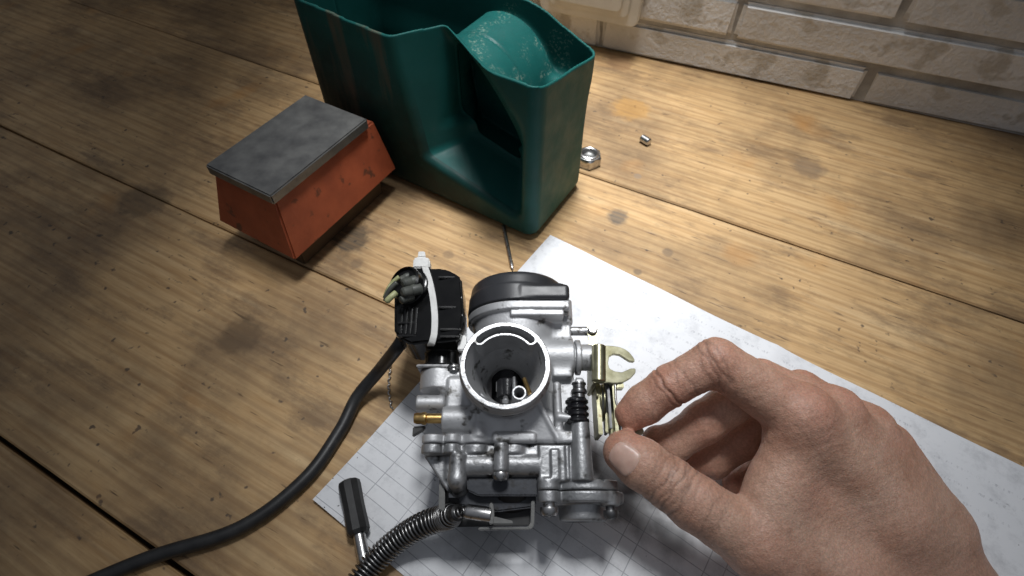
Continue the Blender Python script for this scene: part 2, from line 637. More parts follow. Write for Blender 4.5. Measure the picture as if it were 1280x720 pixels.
def make_wood_mat():
    m, nt, bs = new_mat('worn_pine')
    tcn = N(nt, 'ShaderNodeTexCoord')
    geo = tcn.outputs['Object']
    oi = N(nt, 'ShaderNodeObjectInfo')
    off = N(nt, 'ShaderNodeVectorMath', operation='SCALE')
    off.inputs[0].default_value = (3.1, 1.7, 0.9)
    nt.links.new(oi.outputs['Random'], off.inputs['Scale'])
    ad = N(nt, 'ShaderNodeVectorMath', operation='ADD')
    nt.links.new(geo, ad.inputs[0])
    nt.links.new(off.outputs[0], ad.inputs[1])
    v = ad.outputs[0]
    mp = N(nt, 'ShaderNodeMapping')
    mp.inputs['Scale'].default_value = (5, 38, 38)
    nt.links.new(v, mp.inputs[0])
    g1 = noise(nt, mp.outputs[0], 1.6, 7, 0.62)
    mp2 = N(nt, 'ShaderNodeMapping')
    mp2.inputs['Scale'].default_value = (16, 330, 330)
    nt.links.new(v, mp2.inputs[0])
    g2 = noise(nt, mp2.outputs[0], 1.3, 5, 0.6)
    col = ramp(nt, g1, [(0.25, (0.31, 0.175, 0.070)), (0.45, (0.54, 0.345, 0.155)), (0.55, (0.50, 0.30, 0.125)), (0.75, (0.72, 0.53, 0.295))])
    col = mix(nt, 0.5, col, ramp(nt, g2, [(0.3, (0.36, 0.20, 0.08)), (0.62, (0.72, 0.50, 0.26))]), 'MIX')
    wv = N(nt, 'ShaderNodeTexWave', bands_direction='Y')
    wv.inputs['Scale'].default_value = 34
    wv.inputs['Distortion'].default_value = 5.5
    wv.inputs['Detail'].default_value = 3.5
    wv.inputs['Detail Scale'].default_value = 0.55
    mpw = N(nt, 'ShaderNodeMapping')
    mpw.inputs['Scale'].default_value = (0.16, 1, 1)
    nt.links.new(v, mpw.inputs[0])
    nt.links.new(mpw.outputs[0], wv.inputs['Vector'])
    rg = ramp(nt, wv.outputs['Fac'], [(0.0, (0.62, 0.62, 0.62)), (0.22, (0.1, 0.1, 0.1)), (0.5, (0, 0, 0))])
    col = mix(nt, math_n(nt, 'MULTIPLY', rg, math_n(nt, 'MULTIPLY_ADD', g2, 1.3, -0.1)), col, (0.24, 0.125, 0.05))
    mpg = N(nt, 'ShaderNodeMapping')
    mpg.inputs['Scale'].default_value = (14, 34, 20)
    nt.links.new(v, mpg.inputs[0])
    gd = ramp(nt, noise(nt, mpg.outputs[0], 1.0, 8, 0.72), [(0.52, (0, 0, 0)), (0.64, (0.55, 0.55, 0.55))])
    col = mix(nt, gd, col, (0.15, 0.095, 0.055))
    # worn grime: broad, streaky, and scratches along the grain
    gm = ramp(nt, noise(nt, v, 11, 6, 0.62), [(0.42, (0, 0, 0)), (0.70, (0.8, 0.8, 0.8))])
    col = mix(nt, gm, col, (0.13, 0.082, 0.045))
    mp3 = N(nt, 'ShaderNodeMapping')
    mp3.inputs['Scale'].default_value = (55, 420, 100)
    mp3.inputs['Rotation'].default_value = (0, 0, 0.12)
    nt.links.new(v, mp3.inputs[0])
    sc = ramp(nt, noise(nt, mp3.outputs[0], 1.0, 3, 0.5), [(0.66, (0, 0, 0)), (0.76, (0.8, 0.8, 0.8))])
    col = mix(nt, sc, col, (0.10, 0.06, 0.03))
    sp = ramp(nt, noise(nt, v, 170, 2, 0.5), [(0.70, (0, 0, 0)), (0.76, (0.8, 0.8, 0.8))])
    col = mix(nt, sp, col, (0.06, 0.045, 0.035))
    og = ramp(nt, noise(nt, v, 17, 3, 0.5), [(0.62, (0, 0, 0)), (0.78, (0.55, 0.55, 0.55))])
    col = mix(nt, og, col, (0.50, 0.23, 0.055))
    # oil drips, spots and one painted shadow placed on the bench, in bench coordinates
    for (px, py, r, cc, k) in STAINS_AND_SHADE:
        p = bench_local(at_z(px, py))
        d = N(nt, 'ShaderNodeVectorMath', operation='DISTANCE')
        nt.links.new(bench_vec(nt), d.inputs[0])
        d.inputs[1].default_value = (p[0] * MM, p[1] * MM, 0)
        wob = math_n(nt, 'MULTIPLY_ADD', noise(nt, geo, 130, 4), 1.1 * r * MM, d.outputs['Value'])
        mr = N(nt, 'ShaderNodeMapRange')
        mr.interpolation_type = 'SMOOTHSTEP'
        nt.links.new(wob, mr.inputs[0])
        mr.inputs[1].default_value, mr.inputs[2].default_value = 1.15 * r * MM, 1.75 * r * MM
        mr.inputs[3].default_value, mr.inputs[4].default_value = k, 0
        sf = math_n(nt, 'MULTIPLY', mr.outputs[0], math_n(nt, 'MULTIPLY_ADD', g2, 1.2, 0.25))
        col = mix(nt, math_n(nt, 'MINIMUM', sf, 1.0), col, cc)
    nt.links.new(col, bs.inputs['Base Color'])
    rr = ramp(nt, g1, [(0.3, (0.48,) * 3), (0.7, (0.66,) * 3)])
    nt.links.new(rr, bs.inputs['Roughness'])
    h = math_n(nt, 'ADD', g2, math_n(nt, 'MULTIPLY', sc, -0.9))
    bump(nt, bs, h, 0.35, 0.0006)
    return m


_bv = {}


def bench_vec(nt):
    if nt.name not in _bv or True:
        t = N(nt, 'ShaderNodeTexCoord')
        t.object = BENCH
        sx = N(nt, 'ShaderNodeSeparateXYZ')
        nt.links.new(t.outputs['Object'], sx.inputs[0])
        cb = N(nt, 'ShaderNodeCombineXYZ')
        nt.links.new(sx.outputs[0], cb.inputs[0])
        nt.links.new(sx.outputs[1], cb.inputs[1])
        return cb.outputs[0]


B_ANG = math.radians(-28.0)


def bench_local(P):
    ca, sa = math.cos(B_ANG), math.sin(B_ANG)
    return np.array([P[0] * ca + P[1] * sa, -P[0] * sa + P[1] * ca, 0])


STAINS_AND_SHADE = [(772, 271, 8.0, (0.085, 0.075, 0.065), 0.85), (788, 136, 17, (0.52, 0.27, 0.06), 0.55), (797, 340, 3.0, (0.12, 0.09, 0.06), 0.7),
          (835, 316, 4.0, (0.16, 0.11, 0.07), 0.7), (775, 78, 14, (0.24, 0.13, 0.06), 0.75), (438, 298, 15, (0.045, 0.032, 0.022), 0.92),  # last entry here paints in the shadow by the orange box
          (797, 220, 3.2, (0.20, 0.17, 0.14), 0.6), (445, 330, 5, (0.12, 0.08, 0.05), 0.6), (300, 420, 14, (0.10, 0.06, 0.03), 0.7),
          (1010, 210, 13, (0.14, 0.10, 0.07), 0.7), (180, 250, 20, (0.10, 0.065, 0.035), 0.7), (560, 318, 4, (0.2, 0.13, 0.07), 0.6)]

# ------------------------------------------------------------------ the workbench: planks on battens
BENCH = link('workbench', None)
BENCH.rotation_euler = (0, 0, B_ANG)
_bm = bmesh.new()
bmesh.ops.create_cube(_bm, size=1.0, matrix=Matrix.Translation((0.0, 0.185, -0.034)) @ Matrix.Diagonal((2.4, 0.79, 0.02, 1)))
_me = bm_to('workbench', _bm)
bpy.data.objects.remove(BENCH)
M_dark = simple('bench_frame_wood', (0.05, 0.032, 0.018), (0.10, 0.065, 0.035), 0, (0.6, 0.8), 30, 600, 0.2, 0.0004)
BENCH = link('workbench', _me, M_dark)
BENCH.rotation_euler = (0, 0, B_ANG)
BENCH['kind'] = 'structure'
M_wood = make_wood_mat()
edges = [-205, -22, 151.2, 327.0, 575]
for i in range(4):
    y0, y1 = edges[i] + 1.0, edges[i + 1] - 1.0
    bm = bmesh.new()
    nx, rows = 120, (0, 0.35, 0.7, 1)
    grid = []
    xs = np.linspace(-1150, 1150, nx)
    off0 = np.cumsum(np.random.randn(nx)) * 0.10
    off1 = np.cumsum(np.random.randn(nx)) * 0.10
    off0 -= np.linspace(off0[0], off0[-1], nx)
    off1 -= np.linspace(off1[0], off1[-1], nx)
    off0, off1 = np.clip(off0, -0.9, 0.6), np.clip(off1, -0.6, 0.9)
    for j, x in enumerate(xs):
        a, b = y0 + off0[j], y1 + off1[j]
        prof = [(a, -22), (a, -1.1), (a + 1.0, 0), (b - 1.0, 0), (b, -1.1), (b, -22)]
        grid.append([bm.verts.new((x * MM, y * MM, z * MM)) for y, z in prof])
    for j in range(nx - 1):
        for k in range(5):
            bm.faces.new((grid[j][k], grid[j + 1][k], grid[j + 1][k + 1], grid[j][k + 1]))
    bm.faces.new(grid[0])
    bm.faces.new(grid[-1])
    link('plank', bm_to('plank', bm, 30), M_wood, BENCH)

# ------------------------------------------------------------------ the wall of painted bricks behind the bench
W_ANG = math.radians(-22.5)
w0 = at_z(780, 66.5)
M_mortar = simple('dirty_mortar', (0.22, 0.21, 0.195), (0.60, 0.59, 0.56), 0, (0.75, 0.9), 26, 900, 0.5, 0.001)
M_brick = simple('whitewashed_brick', (0.56, 0.55, 0.53), (0.76, 0.755, 0.74), 0, (0.65, 0.85), 16, 260, 0.7, 0.0018,
                 speck=((0.50, 0.475, 0.43), 40, 0.56))
_bm = bmesh.new()
bmesh.ops.create_cube(_bm, size=1.0, matrix=Matrix.Translation((0, 0.0265, 0.2006)) @ Matrix.Diagonal((2.2, 0.05, 0.40, 1)))
WALL = link('wall', bm_to('wall', _bm), M_mortar)
WALL['kind'] = 'structure'
WALL.location = Vector(w0) * MM
WALL.rotation_euler = (0, 0, W_ANG)


def wall_pt(px, py):                          # (x along the wall, z) where a sight line meets it
    nrm = np.array([-math.sin(W_ANG), math.cos(W_ANG), 0])
    d = ray(px, py)
    k = ((w0 - CAMP) @ nrm) / (d @ nrm)
    P = CAMP + d * k - w0
    return P @ np.array([math.cos(W_ANG), math.sin(W_ANG), 0]), P[2]


jx, _ = wall_pt(751, 40)
_, jz = wall_pt(770, 28)
BL, BH, G = 236.0, jz + 3.0, 4.5
for row in range(4):
    for i in range(-2, 5):
        bm = bmesh.new()
        L = BL - G + random.uniform(-3, 2)
        x = jx + (i + 0.5) * BL + (0 if row % 2 == 0 else BL * 0.5)
        z0 = -4 + row * (BH + G) if row else -4
        zz0, zz1 = (0.5, BH) if row == 0 else (row * (BH + G), row * (BH + G) + BH)
        bmesh.ops.create_cube(bm, size=1.0, matrix=Matrix.Diagonal((L * MM, 0.02, (zz1 - zz0) * MM, 1)))
        bmesh.ops.bevel(bm, geom=bm.edges[:], offset=0.003, segments=2, affect='EDGES')
        for v in bm.verts:
            v.co += Vector((random.uniform(-1, 1), random.uniform(-0.8, 0.8), random.uniform(-0.8, 0.8))) * 0.0009
        o = link('brick', bm_to('brick', bm, 50), M_brick, WALL)
        o.location = (x * MM, 0.0078 + random.uniform(-0.0012, 0.0012), (zz0 + zz1) / 2 * MM)

# ------------------------------------------------------------------ wall socket
xb, zb = wall_pt(801, 27)
xl, zl = wall_pt(707, 3)
sock = empty('wall_socket', label='cream plastic socket plate on the brick wall behind the bench', category='socket')
sock.location = WALL.matrix_basis @ Vector((xb * MM, -0.0035, zb * MM))
sock.rotation_euler = (0, 0, W_ANG)
SW, SH = 95.0, 80.0
pts = []
for cx, cz, a0 in ((-7, 7, -90), (-7, SH - 7, 0), (-SW + 7, SH - 7, 90), (-SW + 7, 7, 180)):
    for k in range(6):
        t = math.radians(a0 + k * 18)
        pts.append((cx + 7 * math.cos(t), 0, cz + 7 * math.sin(t)))
prism('plate', pts, (0, -11, 0), M_socket, sock, 1.6, 3)
pts2 = [(p[0] * 0.80 - SW * 0.10, -11.0, p[2] * 0.80 + SH * 0.10) for p in pts]
prism('rocker_frame', pts2, (0, -2.2, 0), M_socket, sock, 0.8, 2)
pts3 = [(p[0] * 0.66 - SW * 0.17, -13.4, p[2] * 0.66 + SH * 0.17) for p in pts]
prism('rocker', pts3, (0, -2.6, 0), M_socket, sock, 0.8, 2)

# ------------------------------------------------------------------ the printed sheet of paper
PK = at_z(687.8, 294.4)
pa = np.array([0.822, -0.569, 0])
pb = np.array([-0.569, -0.822, 0])
PW, PH = 322.0, 224.0
nx, ny = 130, 92
V, Fc = [], []
for j in range(ny):
    for i in range(nx):
        a, b = PW * i / (nx - 1), PH * j / (ny - 1)
        h = 0.35 + 0.25 * math.sin(a / 27 + 1.0) * math.sin(b / 31) + 0.2 * math.sin(a / 11 + b / 17)
        e = min(b, PH - b, a, PW - a)
        if b > PH - 45 and a < 60:
            h += 1.6 * ((b - PH + 45) / 45) ** 2 * (1 - a / 60)
        fold = abs(a - 163 + 0.02 * b)
        h += 1.3 * math.exp(-(fold / 7.0)) + 0.8 * math.exp(-abs(b - 112) / 6.0) * min(1, max(0, (a - 75) / 40))
        if a > PW - 50 and b > PH - 60:
            h += 5.0 * ((a - PW + 50) / 50) ** 2 * ((b - PH + 60) / 60)
        V.append((a, -b, h))
for j in range(ny - 1):
    for i in range(nx - 1):
        k = j * nx + i
        Fc.append((k, k + nx, k + nx + 1, k + 1))


def make_paper_mat():
    m, nt, bs = new_mat('printed_paper')
    tc = N(nt, 'ShaderNodeTexCoord').outputs['Object']
    sx = N(nt, 'ShaderNodeSeparateXYZ')
    nt.links.new(tc, sx.inputs[0])
    X, Y = sx.outputs[0], math_n(nt, 'MULTIPLY', sx.outputs[1], -1.0)
    col = ramp(nt, noise(nt, tc, 18, 4), [(0.3, (0.70, 0.715, 0.74)), (0.7, (0.78, 0.79, 0.81))])

    def lines(v, period, width, phase):
        u = math_n(nt, 'FRACT', math_n(nt, 'MULTIPLY_ADD', v, 1.0 / (period * MM), phase))
        return math_n(nt, 'LESS_THAN', u, width / period)
    wobble = math_n(nt, 'MULTIPLY', math_n(nt, 'SUBTRACT', noise(nt, tc, 9, 2), 0.5), 0.004)
    Yw, Xw = math_n(nt, 'ADD', Y, wobble), math_n(nt, 'ADD', X, wobble)
    rows = lines(Yw, 7.2, 0.42, 0.2)
    cols = math_n(nt, 'MAXIMUM', lines(Xw, 31.0, 0.48, 0.35), lines(Xw, 47.0, 0.42, 0.1))
    low = math_n(nt, 'GREATER_THAN', Y, 0.100)
    grid = math_n(nt, 'MULTIPLY', math_n(nt, 'MAXIMUM', rows, cols), low)
    grid = math_n(nt, 'MULTIPLY', grid, math_n(nt, 'MULTIPLY_ADD', noise(nt, tc, 60, 2), 0.5, 0.30))
    col = mix(nt, grid, col, (0.16, 0.17, 0.20))
    # faint print: short ticks set in rows on the upper part of the sheet
    tick = N(nt, 'ShaderNodeMapping')
    tick.inputs['Scale'].default_value = (900, 300, 1)
    nt.links.new(tc, tick.inputs[0])
    tk = ramp(nt, noise(nt, tick.outputs[0], 1.0, 2, 0.5), [(0.52, (0, 0, 0)), (0.60, (1, 1, 1))])
    trow = math_n(nt, 'MULTIPLY', lines(Yw, 9.5, 1.6, 0.1), math_n(nt, 'LESS_THAN', Y, 0.098))
    blk = ramp(nt, noise(nt, tc, 24, 2), [(0.48, (0, 0, 0)), (0.54, (0.30, 0.30, 0.30))])
    tf = math_n(nt, 'MULTIPLY', math_n(nt, 'MULTIPLY', tk, trow), math_n(nt, 'MULTIPLY', blk, math_n(nt, 'GREATER_THAN', X, 0.07)))
    col = mix(nt, tf, col, (0.2, 0.2, 0.23))
    # smudges, rubbed dirt and swarf specks
    sm = ramp(nt, noise(nt, tc, 75, 7, 0.72), [(0.50, (0, 0, 0)), (0.80, (0.6, 0.6, 0.6))])
    col = mix(nt, sm, col, (0.30, 0.31, 0.33))
    mp = N(nt, 'ShaderNodeMapping')
    mp.inputs['Scale'].default_value = (160, 420, 1)
    mp.inputs['Rotation'].default_value = (0, 0, 0.9)
    nt.links.new(tc, mp.inputs[0])
    st = ramp(nt, noise(nt, mp.outputs[0], 1.0, 4, 0.6), [(0.66, (0, 0, 0)), (0.76, (0.6, 0.6, 0.6))])
    col = mix(nt, st, col, (0.22, 0.23, 0.25))
    sp = ramp(nt, noise(nt, tc, 330, 2, 0.5), [(0.745, (0, 0, 0)), (0.775, (0.9, 0.9, 0.9))])
    col = mix(nt, sp, col, (0.05, 0.05, 0.06))
    for (px, py, r, k) in ((772, 612, 17, 0.80), (800, 640, 15, 0.7), (838, 672, 12, 0.6), (752, 575, 14, 0.85), (600, 672, 20, 0.45)):  # oil blots that also paint in the shade below thumb, pump and bowl
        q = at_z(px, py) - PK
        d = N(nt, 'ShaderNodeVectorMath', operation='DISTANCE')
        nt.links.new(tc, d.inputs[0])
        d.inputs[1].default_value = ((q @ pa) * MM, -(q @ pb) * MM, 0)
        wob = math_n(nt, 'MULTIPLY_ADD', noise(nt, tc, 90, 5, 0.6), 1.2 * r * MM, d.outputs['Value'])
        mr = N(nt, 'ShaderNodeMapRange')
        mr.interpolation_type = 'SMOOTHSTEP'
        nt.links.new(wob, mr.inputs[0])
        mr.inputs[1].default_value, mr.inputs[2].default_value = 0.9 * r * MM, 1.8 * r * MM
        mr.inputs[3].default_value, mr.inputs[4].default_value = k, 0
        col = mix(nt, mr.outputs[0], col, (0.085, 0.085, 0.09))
    nt.links.new(col, bs.inputs['Base Color'])
    bs.inputs['Roughness'].default_value = 0.5
    bump(nt, bs, noise(nt, tc, 60, 4), 0.12, 0.0008)
    return m


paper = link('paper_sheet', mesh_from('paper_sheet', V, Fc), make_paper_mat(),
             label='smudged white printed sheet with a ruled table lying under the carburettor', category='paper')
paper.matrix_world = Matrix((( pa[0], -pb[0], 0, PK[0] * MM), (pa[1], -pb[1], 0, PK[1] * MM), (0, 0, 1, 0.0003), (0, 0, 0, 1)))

# ------------------------------------------------------------------ the cut-open green canister
A0 = at_z(655, 298)
ca = math.radians(32)
ES, ET = np.array([-math.cos(ca), math.sin(ca), 0]), np.array([math.sin(ca), math.cos(ca), 0])
TH, LEN, WALLT = 72.0, 178.0, 1.7
VX = 0.85
fld = Field((-16, -7, -3), (LEN + 8, TH + 8, 152), VX)
s_, t_, z_ = fld.ax[0][:, None, None], fld.ax[1][None, :, None], fld.ax[2][None, None, :]


def rbox(lo, hi, r):
    return p_box(lo, hi, r)[0](s_, t_, z_)


taper = 0.0
_bulge = np.clip((z_ - 74) / 22, 0, 1)
_bulge = _bulge * _bulge * (3 - 2 * _bulge)
S = p_box((-8, -1, 0.2), (LEN, TH, 190), 9.0)[0](s_, t_ - 2.6 * _bulge * np.clip(t_ / 50, 0, 1) + 1.2 * np.exp(-((z_ - 55) / 22) ** 2) * np.clip(t_ / 50, 0, 1), z_)


def smax(a, b, k):
    return -smin(-a, -b, k)


def recess(t):
    r = s_ - (94 - 0.14 * (119 - z_) - 0.60 * t)
    r = smax(r, (-(z_ - (17 + 0.27 * (s_ - 8) + 0.30 * t))) * 0.96, 4)
    r = smax(r, -(s_ - (3 + 0.42 * t)) + 0 * z_, 9)
    r = smax(r, -((s_ - 8) * 0.775 - (z_ - 96) * 0.63 - 1.30 * t), 7)
    return smax(r, t - 36.0, 6) + 0 * z_


S = smax(S, -recess(t_), 4.0)
S = smax(S, -smax(recess(TH - 1 - t_), z_ - 84 + 0 * t_, 8), 4.0)
OUT = rbox((-7, 0, 1), (LEN - 1, TH - 1, 190), 10.0)
# the grip tunnel with its rounded roof, closed by a web at the mould line
tun = (np.sqrt(((s_ - 56) / 37) ** 2 + ((z_ - 68) / 47) ** 2) - 1) * 37
tun = smax(smax(tun, -(z_ - 44 - 0.22 * (s_ - 20)), 6), s_ - 74 + 0 * z_, 6) + np.maximum(t_ - 67, 0) * 1.0
S = smax(S, -tun, 5.0)
WEB = np.maximum(np.maximum(np.abs(t_ - 61.0) - 1.0, -S - 1.0), OUT)
# a moulded parting line round the middle and a shallow panel step on the end
seam = np.exp(-((t_ - (TH - 1) / 2) / 0.8) ** 2) * (s_ > 8) * (z_ > 30)
S = S - 0.7 * seam
shell = np.abs(S + WALLT / 2) - WALLT / 2
wob = 0.35 * np.sin(s_ / 11.0) + 0.3 * np.sin(t_ / 6.0 + 1) + 0.15 * np.sin(s_ / 4.3)
rim = 120.0 + wob - 13.0 * np.exp(-(((s_ + 6) / 24) ** 2)) * np.clip(t_ / 68, 0, 1) + 6 * np.clip((t_ - 55) / 20, 0, 1) * np.clip((s_ - 20) / 25, 0, 1) + 0.055 * np.clip(s_ - 95, 0, 200)
cutz = (z_ - rim) * 0.97
fld.D[:] = np.maximum(np.minimum(shell, WEB), cutz)
can_root = link('green_canister', fld.mesh('green_canister'), make_can_mat(),
                label='dark green plastic canister with its top cut off, standing behind the carburettor', category='canister')
can_root.matrix_world = Matrix(((ES[0], ET[0], 0, A0[0] * MM), (ES[1], ET[1], 0, A0[1] * MM), (0, 0, 1, 0.0002), (0, 0, 0, 1)))
# right-handedness: ES x ET points down, so the field mesh is mirrored; turn its faces round
bmf = bmesh.new()
bmf.from_mesh(can_root.data)
bmesh.ops.reverse_faces(bmf, faces=bmf.faces)
bmf.to_mesh(can_root.data)
bmf.free()

# ------------------------------------------------------------------ the orange box leaning on the canister
R0 = at_z(496, 211, 20)
d1, d2 = np.array([-0.51, -0.86, 0]), np.array([-0.86, 0.51, 0])
OL, OW, OH, DR = 104.0, 70.0, 40.0, 9.0
ob = empty('orange_box', Matrix.Translation(Vector(R0) * MM), label='tapered orange-red box with a grey metal lid beside the green canister', category='box')
low = [d1 * 0 + d2 * 0, d1 * OL, d1 * OL + d2 * OW, d2 * OW]
top = [d1 * (DR * 0.35) + d2 * DR, d1 * (OL - DR) + d2 * DR, d1 * (OL - DR) + d2 * (OW - DR), d1 * (DR * 0.35) + d2 * (OW - DR)]
bm = bmesh.new()
vl = [bm.verts.new(Vector(p) * MM) for p in low]
vt = [bm.verts.new((Vector(p) + Vector((0, 0, OH))) * MM) for p in top]
bm.faces.new(vl)
bm.faces.new(vt)
for k in range(4):
    bm.faces.new((vl[k], vl[(k + 1) % 4], vt[(k + 1) % 4], vt[k]))
bmesh.ops.recalc_face_normals(bm, faces=bm.faces)
bmesh.ops.bevel(bm, geom=bm.edges[:], offset=0.0012, segments=2, affect='EDGES')
link('body', bm_to('body', bm, 40), M_orange, ob)
zt = np.array([0, 0, OH + 0.3])
lid = prism('lid', [top[0] + zt + d1 * 8 - d2 * 3, top[1] + zt - d2 * 3 + d1 * 3, top[2] + zt + d1 * 3, top[3] + zt + d1 * 8], (0, 0, 7.5), M_greymetal, ob, 0.9, 2)
wb = prism('wooden_block', [d1 * 10 + d2 * 9, d1 * (OL - 10) + d2 * 9, d1 * (OL - 10) + d2 * (OW - 9), d1 * 10 + d2 * (OW - 9)], (0, 0, -19.6), M_dark, None, 0.8, 2)
wb.location = Vector(R0) * MM
wb['label'] = 'low dark wooden block under the tapered orange-red box'
wb['category'] = 'block'

# ------------------------------------------------------------------ nut, grub screw, drill bit, twisted wire
np_ = at_z(735, 203)
nut = empty('hex_nut', Matrix.Translation(Vector((np_[0] * MM, np_[1] * MM, 0))), label='zinc plated hex nut on the bench beside the green canister', category='nut')
bm = bmesh.new()
R6, RI = 10.6, 5.6
rings = []
for (rad, z, hexy) in ((R6 - 0.8, 0, 0.35), (R6, 1.1, 1), (R6, 7.4, 1), (R6 - 1.2, 8.6, 0.25), (7.9, 8.7, 0), (7.5, 9.6, 0), (6.4, 10.0, 0), (RI, 9.6, 0), (RI, 0, 0)):
    ring = []
    for k in range(48):
        t = 2 * math.pi * k / 48
        hx = math.cos(math.pi / 6) / math.cos((t + 0.5) % (math.pi / 3) - math.pi / 6)
        r = rad * (hx * hexy + min(1, 0.93) * (1 - hexy)) if hexy else rad
        ring.append(bm.verts.new((r * math.cos(t) * MM, r * math.sin(t) * MM, z * MM)))
    rings.append(ring)
rings.append(rings[0])
for a, b in zip(rings[:-1], rings[1:]):
    for k in range(48):
        bm.faces.new((a[k], a[(k + 1) % 48], b[(k + 1) % 48], b[k]))
link('nut_body', bm_to('nut_body', bm, 32), M_steel, nut)
lathe('bolt_end', (0, 0, 5.0), (0, 0, 1), [(5.6, -4), (5.6, 0.6), (4.9, 1.0), (3.4, 0.2), (0.2, 0.2)], M_greymetal, nut, 32)

gp = at_z(806, 179)
gs = rod('grub_screw', (-4.4, 0, 0), (4.4, 0, 0), 3.2, 3.2, M_steel, None, 20, 0.8)
gs['label'] = 'small steel grub screw lying on the bench near the wall'
gs['category'] = 'screw'
gs.location = (gp[0] * MM, gp[1] * MM, 0.0032)
gs.rotation_euler = (0, 0, math.radians(-50))

da, db = at_z(633, 300, 1.4), at_z(641, 338, 1.4)
dm = sweep_mesh('drill_bit', np.vstack([da + (db - da) * t for t in np.linspace(-0.5, 1, 22)]) - da, [1.35] * 20 + [0.8, 0.15], 12)
dr = link('drill_bit', dm, M_steel, None, label='thin steel rod lying on the bench between canister and carburettor', category='rod')
dr.location = Vector(da) * MM

wp = [at_z(x, y, 0.9) for x, y in ((486, 436), (488, 460), (486, 485), (490, 512))]
wpts = resample(wp, 80)
tw = coil_points(wpts - wpts[0], lambda s: 0.55, lambda s: 4.0, 16)
tw_o = sweep('twisted_wire', tw, 0.5, M_steel, None, 8)
tw_o['label'] = 'short length of thin grey wire lying on the bench beside the black cable'
tw_o['category'] = 'wire'
tw_o.location = Vector(wpts[0]) * MM

# ------------------------------------------------------------------ the carburettor
Mc = Matrix(((CU[0], CV[0], CW[0], CO[0] * MM), (CU[1], CV[1], CW[1], CO[1] * MM), (CU[2], CV[2], CW[2], CO[2] * MM), (0, 0, 0, 1)))
carb = empty('carburettor', Mc, label='grey aluminium carburettor with black cap lying bore upward on the paper', category='carburettor')
U, VV, WW = XYZ


def cyl_u(px0, px1, py, w, rpx, rpx2=None, rnd=0.4):
    return p_cone(c(px0, py, w), c(px1, py, w), cr(rpx, w, py), None if rpx2 is None else cr(rpx2, w, py), rnd)


def cyl_v(px, py0, py1, w, rpx, rpx2=None, rnd=0.4):
    a, b = c(px, py0, w), c(px, py1, w)
    b[0] = a[0]
    return p_cone(a, b, cr(rpx, w, py0), None if rpx2 is None else cr(rpx2, w, py0), rnd)


def boxp(px0, py0, px1, py1, wf, wb, rnd=0.6):
    a, b = c(px0, py0, wf), c(px1, py1, wf)
    return p_box((a[0], b[1], wb), (b[0], a[1], wf), rnd)


# chamber levels (v) measured on the front of the chamber
CHW, CHR = -40.0, 26.0
CHU = c(648, 385, -15)[0]
v_cap0 = c(648, 374, CHW + CHR)[1]
v_cap1 = c(648, 336, CHW + CHR - 1)[1]
v_fl0 = c(648, 385, CHW + CHR)[1]
EARW = CHW + CHR - 0.1
ear_l, ear_r = c(648, 370, EARW)[0], c(712, 370, EARW)[0]

body = Field((-46, -46, -70), (46, 42, 3), 0.5)
body.add(p_cone((0, 0, -0.2), (0, 0, -46), 19.9, 18.6, 0.5))
body.add(p_cone((0, 0, -6), (0, 0, -8.5), 20.6, 20.6, 0.6), 0.5)
# vacuum chamber, flange and neck
body.add(p_cone((CHU, v_fl0, CHW), (CHU, v_cap0 - 0.25, CHW), CHR, CHR, 0.6))
body.add(p_box((ear_l, v_fl0, CHW - 10), (ear_r, v_cap0 - 0.25, EARW), 0.9), 0.4)
body.add(p_cone((CHU, v_fl0 - 14, CHW), (CHU, v_fl0 + 0.5, CHW), CHR - 4.5, CHR - 2.4, 0.3), 1.2)
body.add(p_box((c(638, 390, -15)[0], c(700, 394, -15)[1], CHW - 6), (c(705, 390, -15)[0], c(700, 387, -15)[1], EARW - 0.6), 0.5), 0.5)
body.add(p_cone((CHU - 1, -14, CHW + 2), (CHU, v_fl0 - 6, CHW), 20, CHR - 4.5), 3)
body.add(p_box((c(690, 400, -26)[0], c(690, 430, -26)[1], -48), (c(713, 400, -26)[0], c(690, 380, -26)[1], -25), 1.0), 2.5)
# main block under the bore, its sloping deck and ribs
dk0, dk1 = c(600, 516, -17), c(735, 548, -23)
body.add(p_box((c(556, 500, -26)[0], c(560, 552, -24)[1], -58), (c(733, 500, -26)[0], c(560, 470, -26)[1], -27), 2.0), 3)
n_dk = np.array([0, -0.20, 0.98])
pk = c(640, 550, -20.5)
body.add(p_planes([(n_dk, float(n_dk @ pk)), ((0, -1, 0), -c(600, 552, -21)[1]), ((-1, 0, 0), -c(596, 540, -21)[0]), ((0.86, 0.5, 0), float(np.array([0.86, 0.5, 0]) @ c(698, 549, -21))),
                   ((0, 0, -1), 50), ((0, 1, 0), -2)], (-16, c(600, 552, -21)[1], -50), (c(705, 550, -21)[0], -2, -12), 1.2), 1.5)
body.add(p_caps(c(674, 505, -18), c(697, 548, -20.5), 1.3), 1.0)
body.add(p_caps(c(696, 482, -20), c(699, 540, -22), 1.9), 1.2)
body.add(p_caps(c(699, 521, -20), c(716, 523, -20), 2.0), 1.0)
body.add(boxp(694, 538, 738, 553, -19.5, -45, 1.2), 1.5)
body.add(p_caps(c(632, 512, -17), c(632, 537, -20.3), 0.55), 0.5)
# throttle shaft housing
body.add(cyl_u(655, 717, 447, -28, 22.5, None, 0.6), 2.5)
body.add(boxp(690, 452, 716, 471, -21.2, -34, 1.2), 1.6)
body.add(cyl_v(708, 406, 376, -27, 8.0, None, 0.8), 1.2)
body.add(cyl_u(716, 725, 447, -28, 22.0, None, 0.5))
body.cut(p_cone(c(716.4, 447, -28), c(718.4, 447, -28), 12, 12) , 0)
body.add(cyl_u(714, 740, 447, -28, 16.5, None, 0.5))
body.add(cyl_u(692, 709, 414, -36, 8.5, None, 0.4), 1.2)
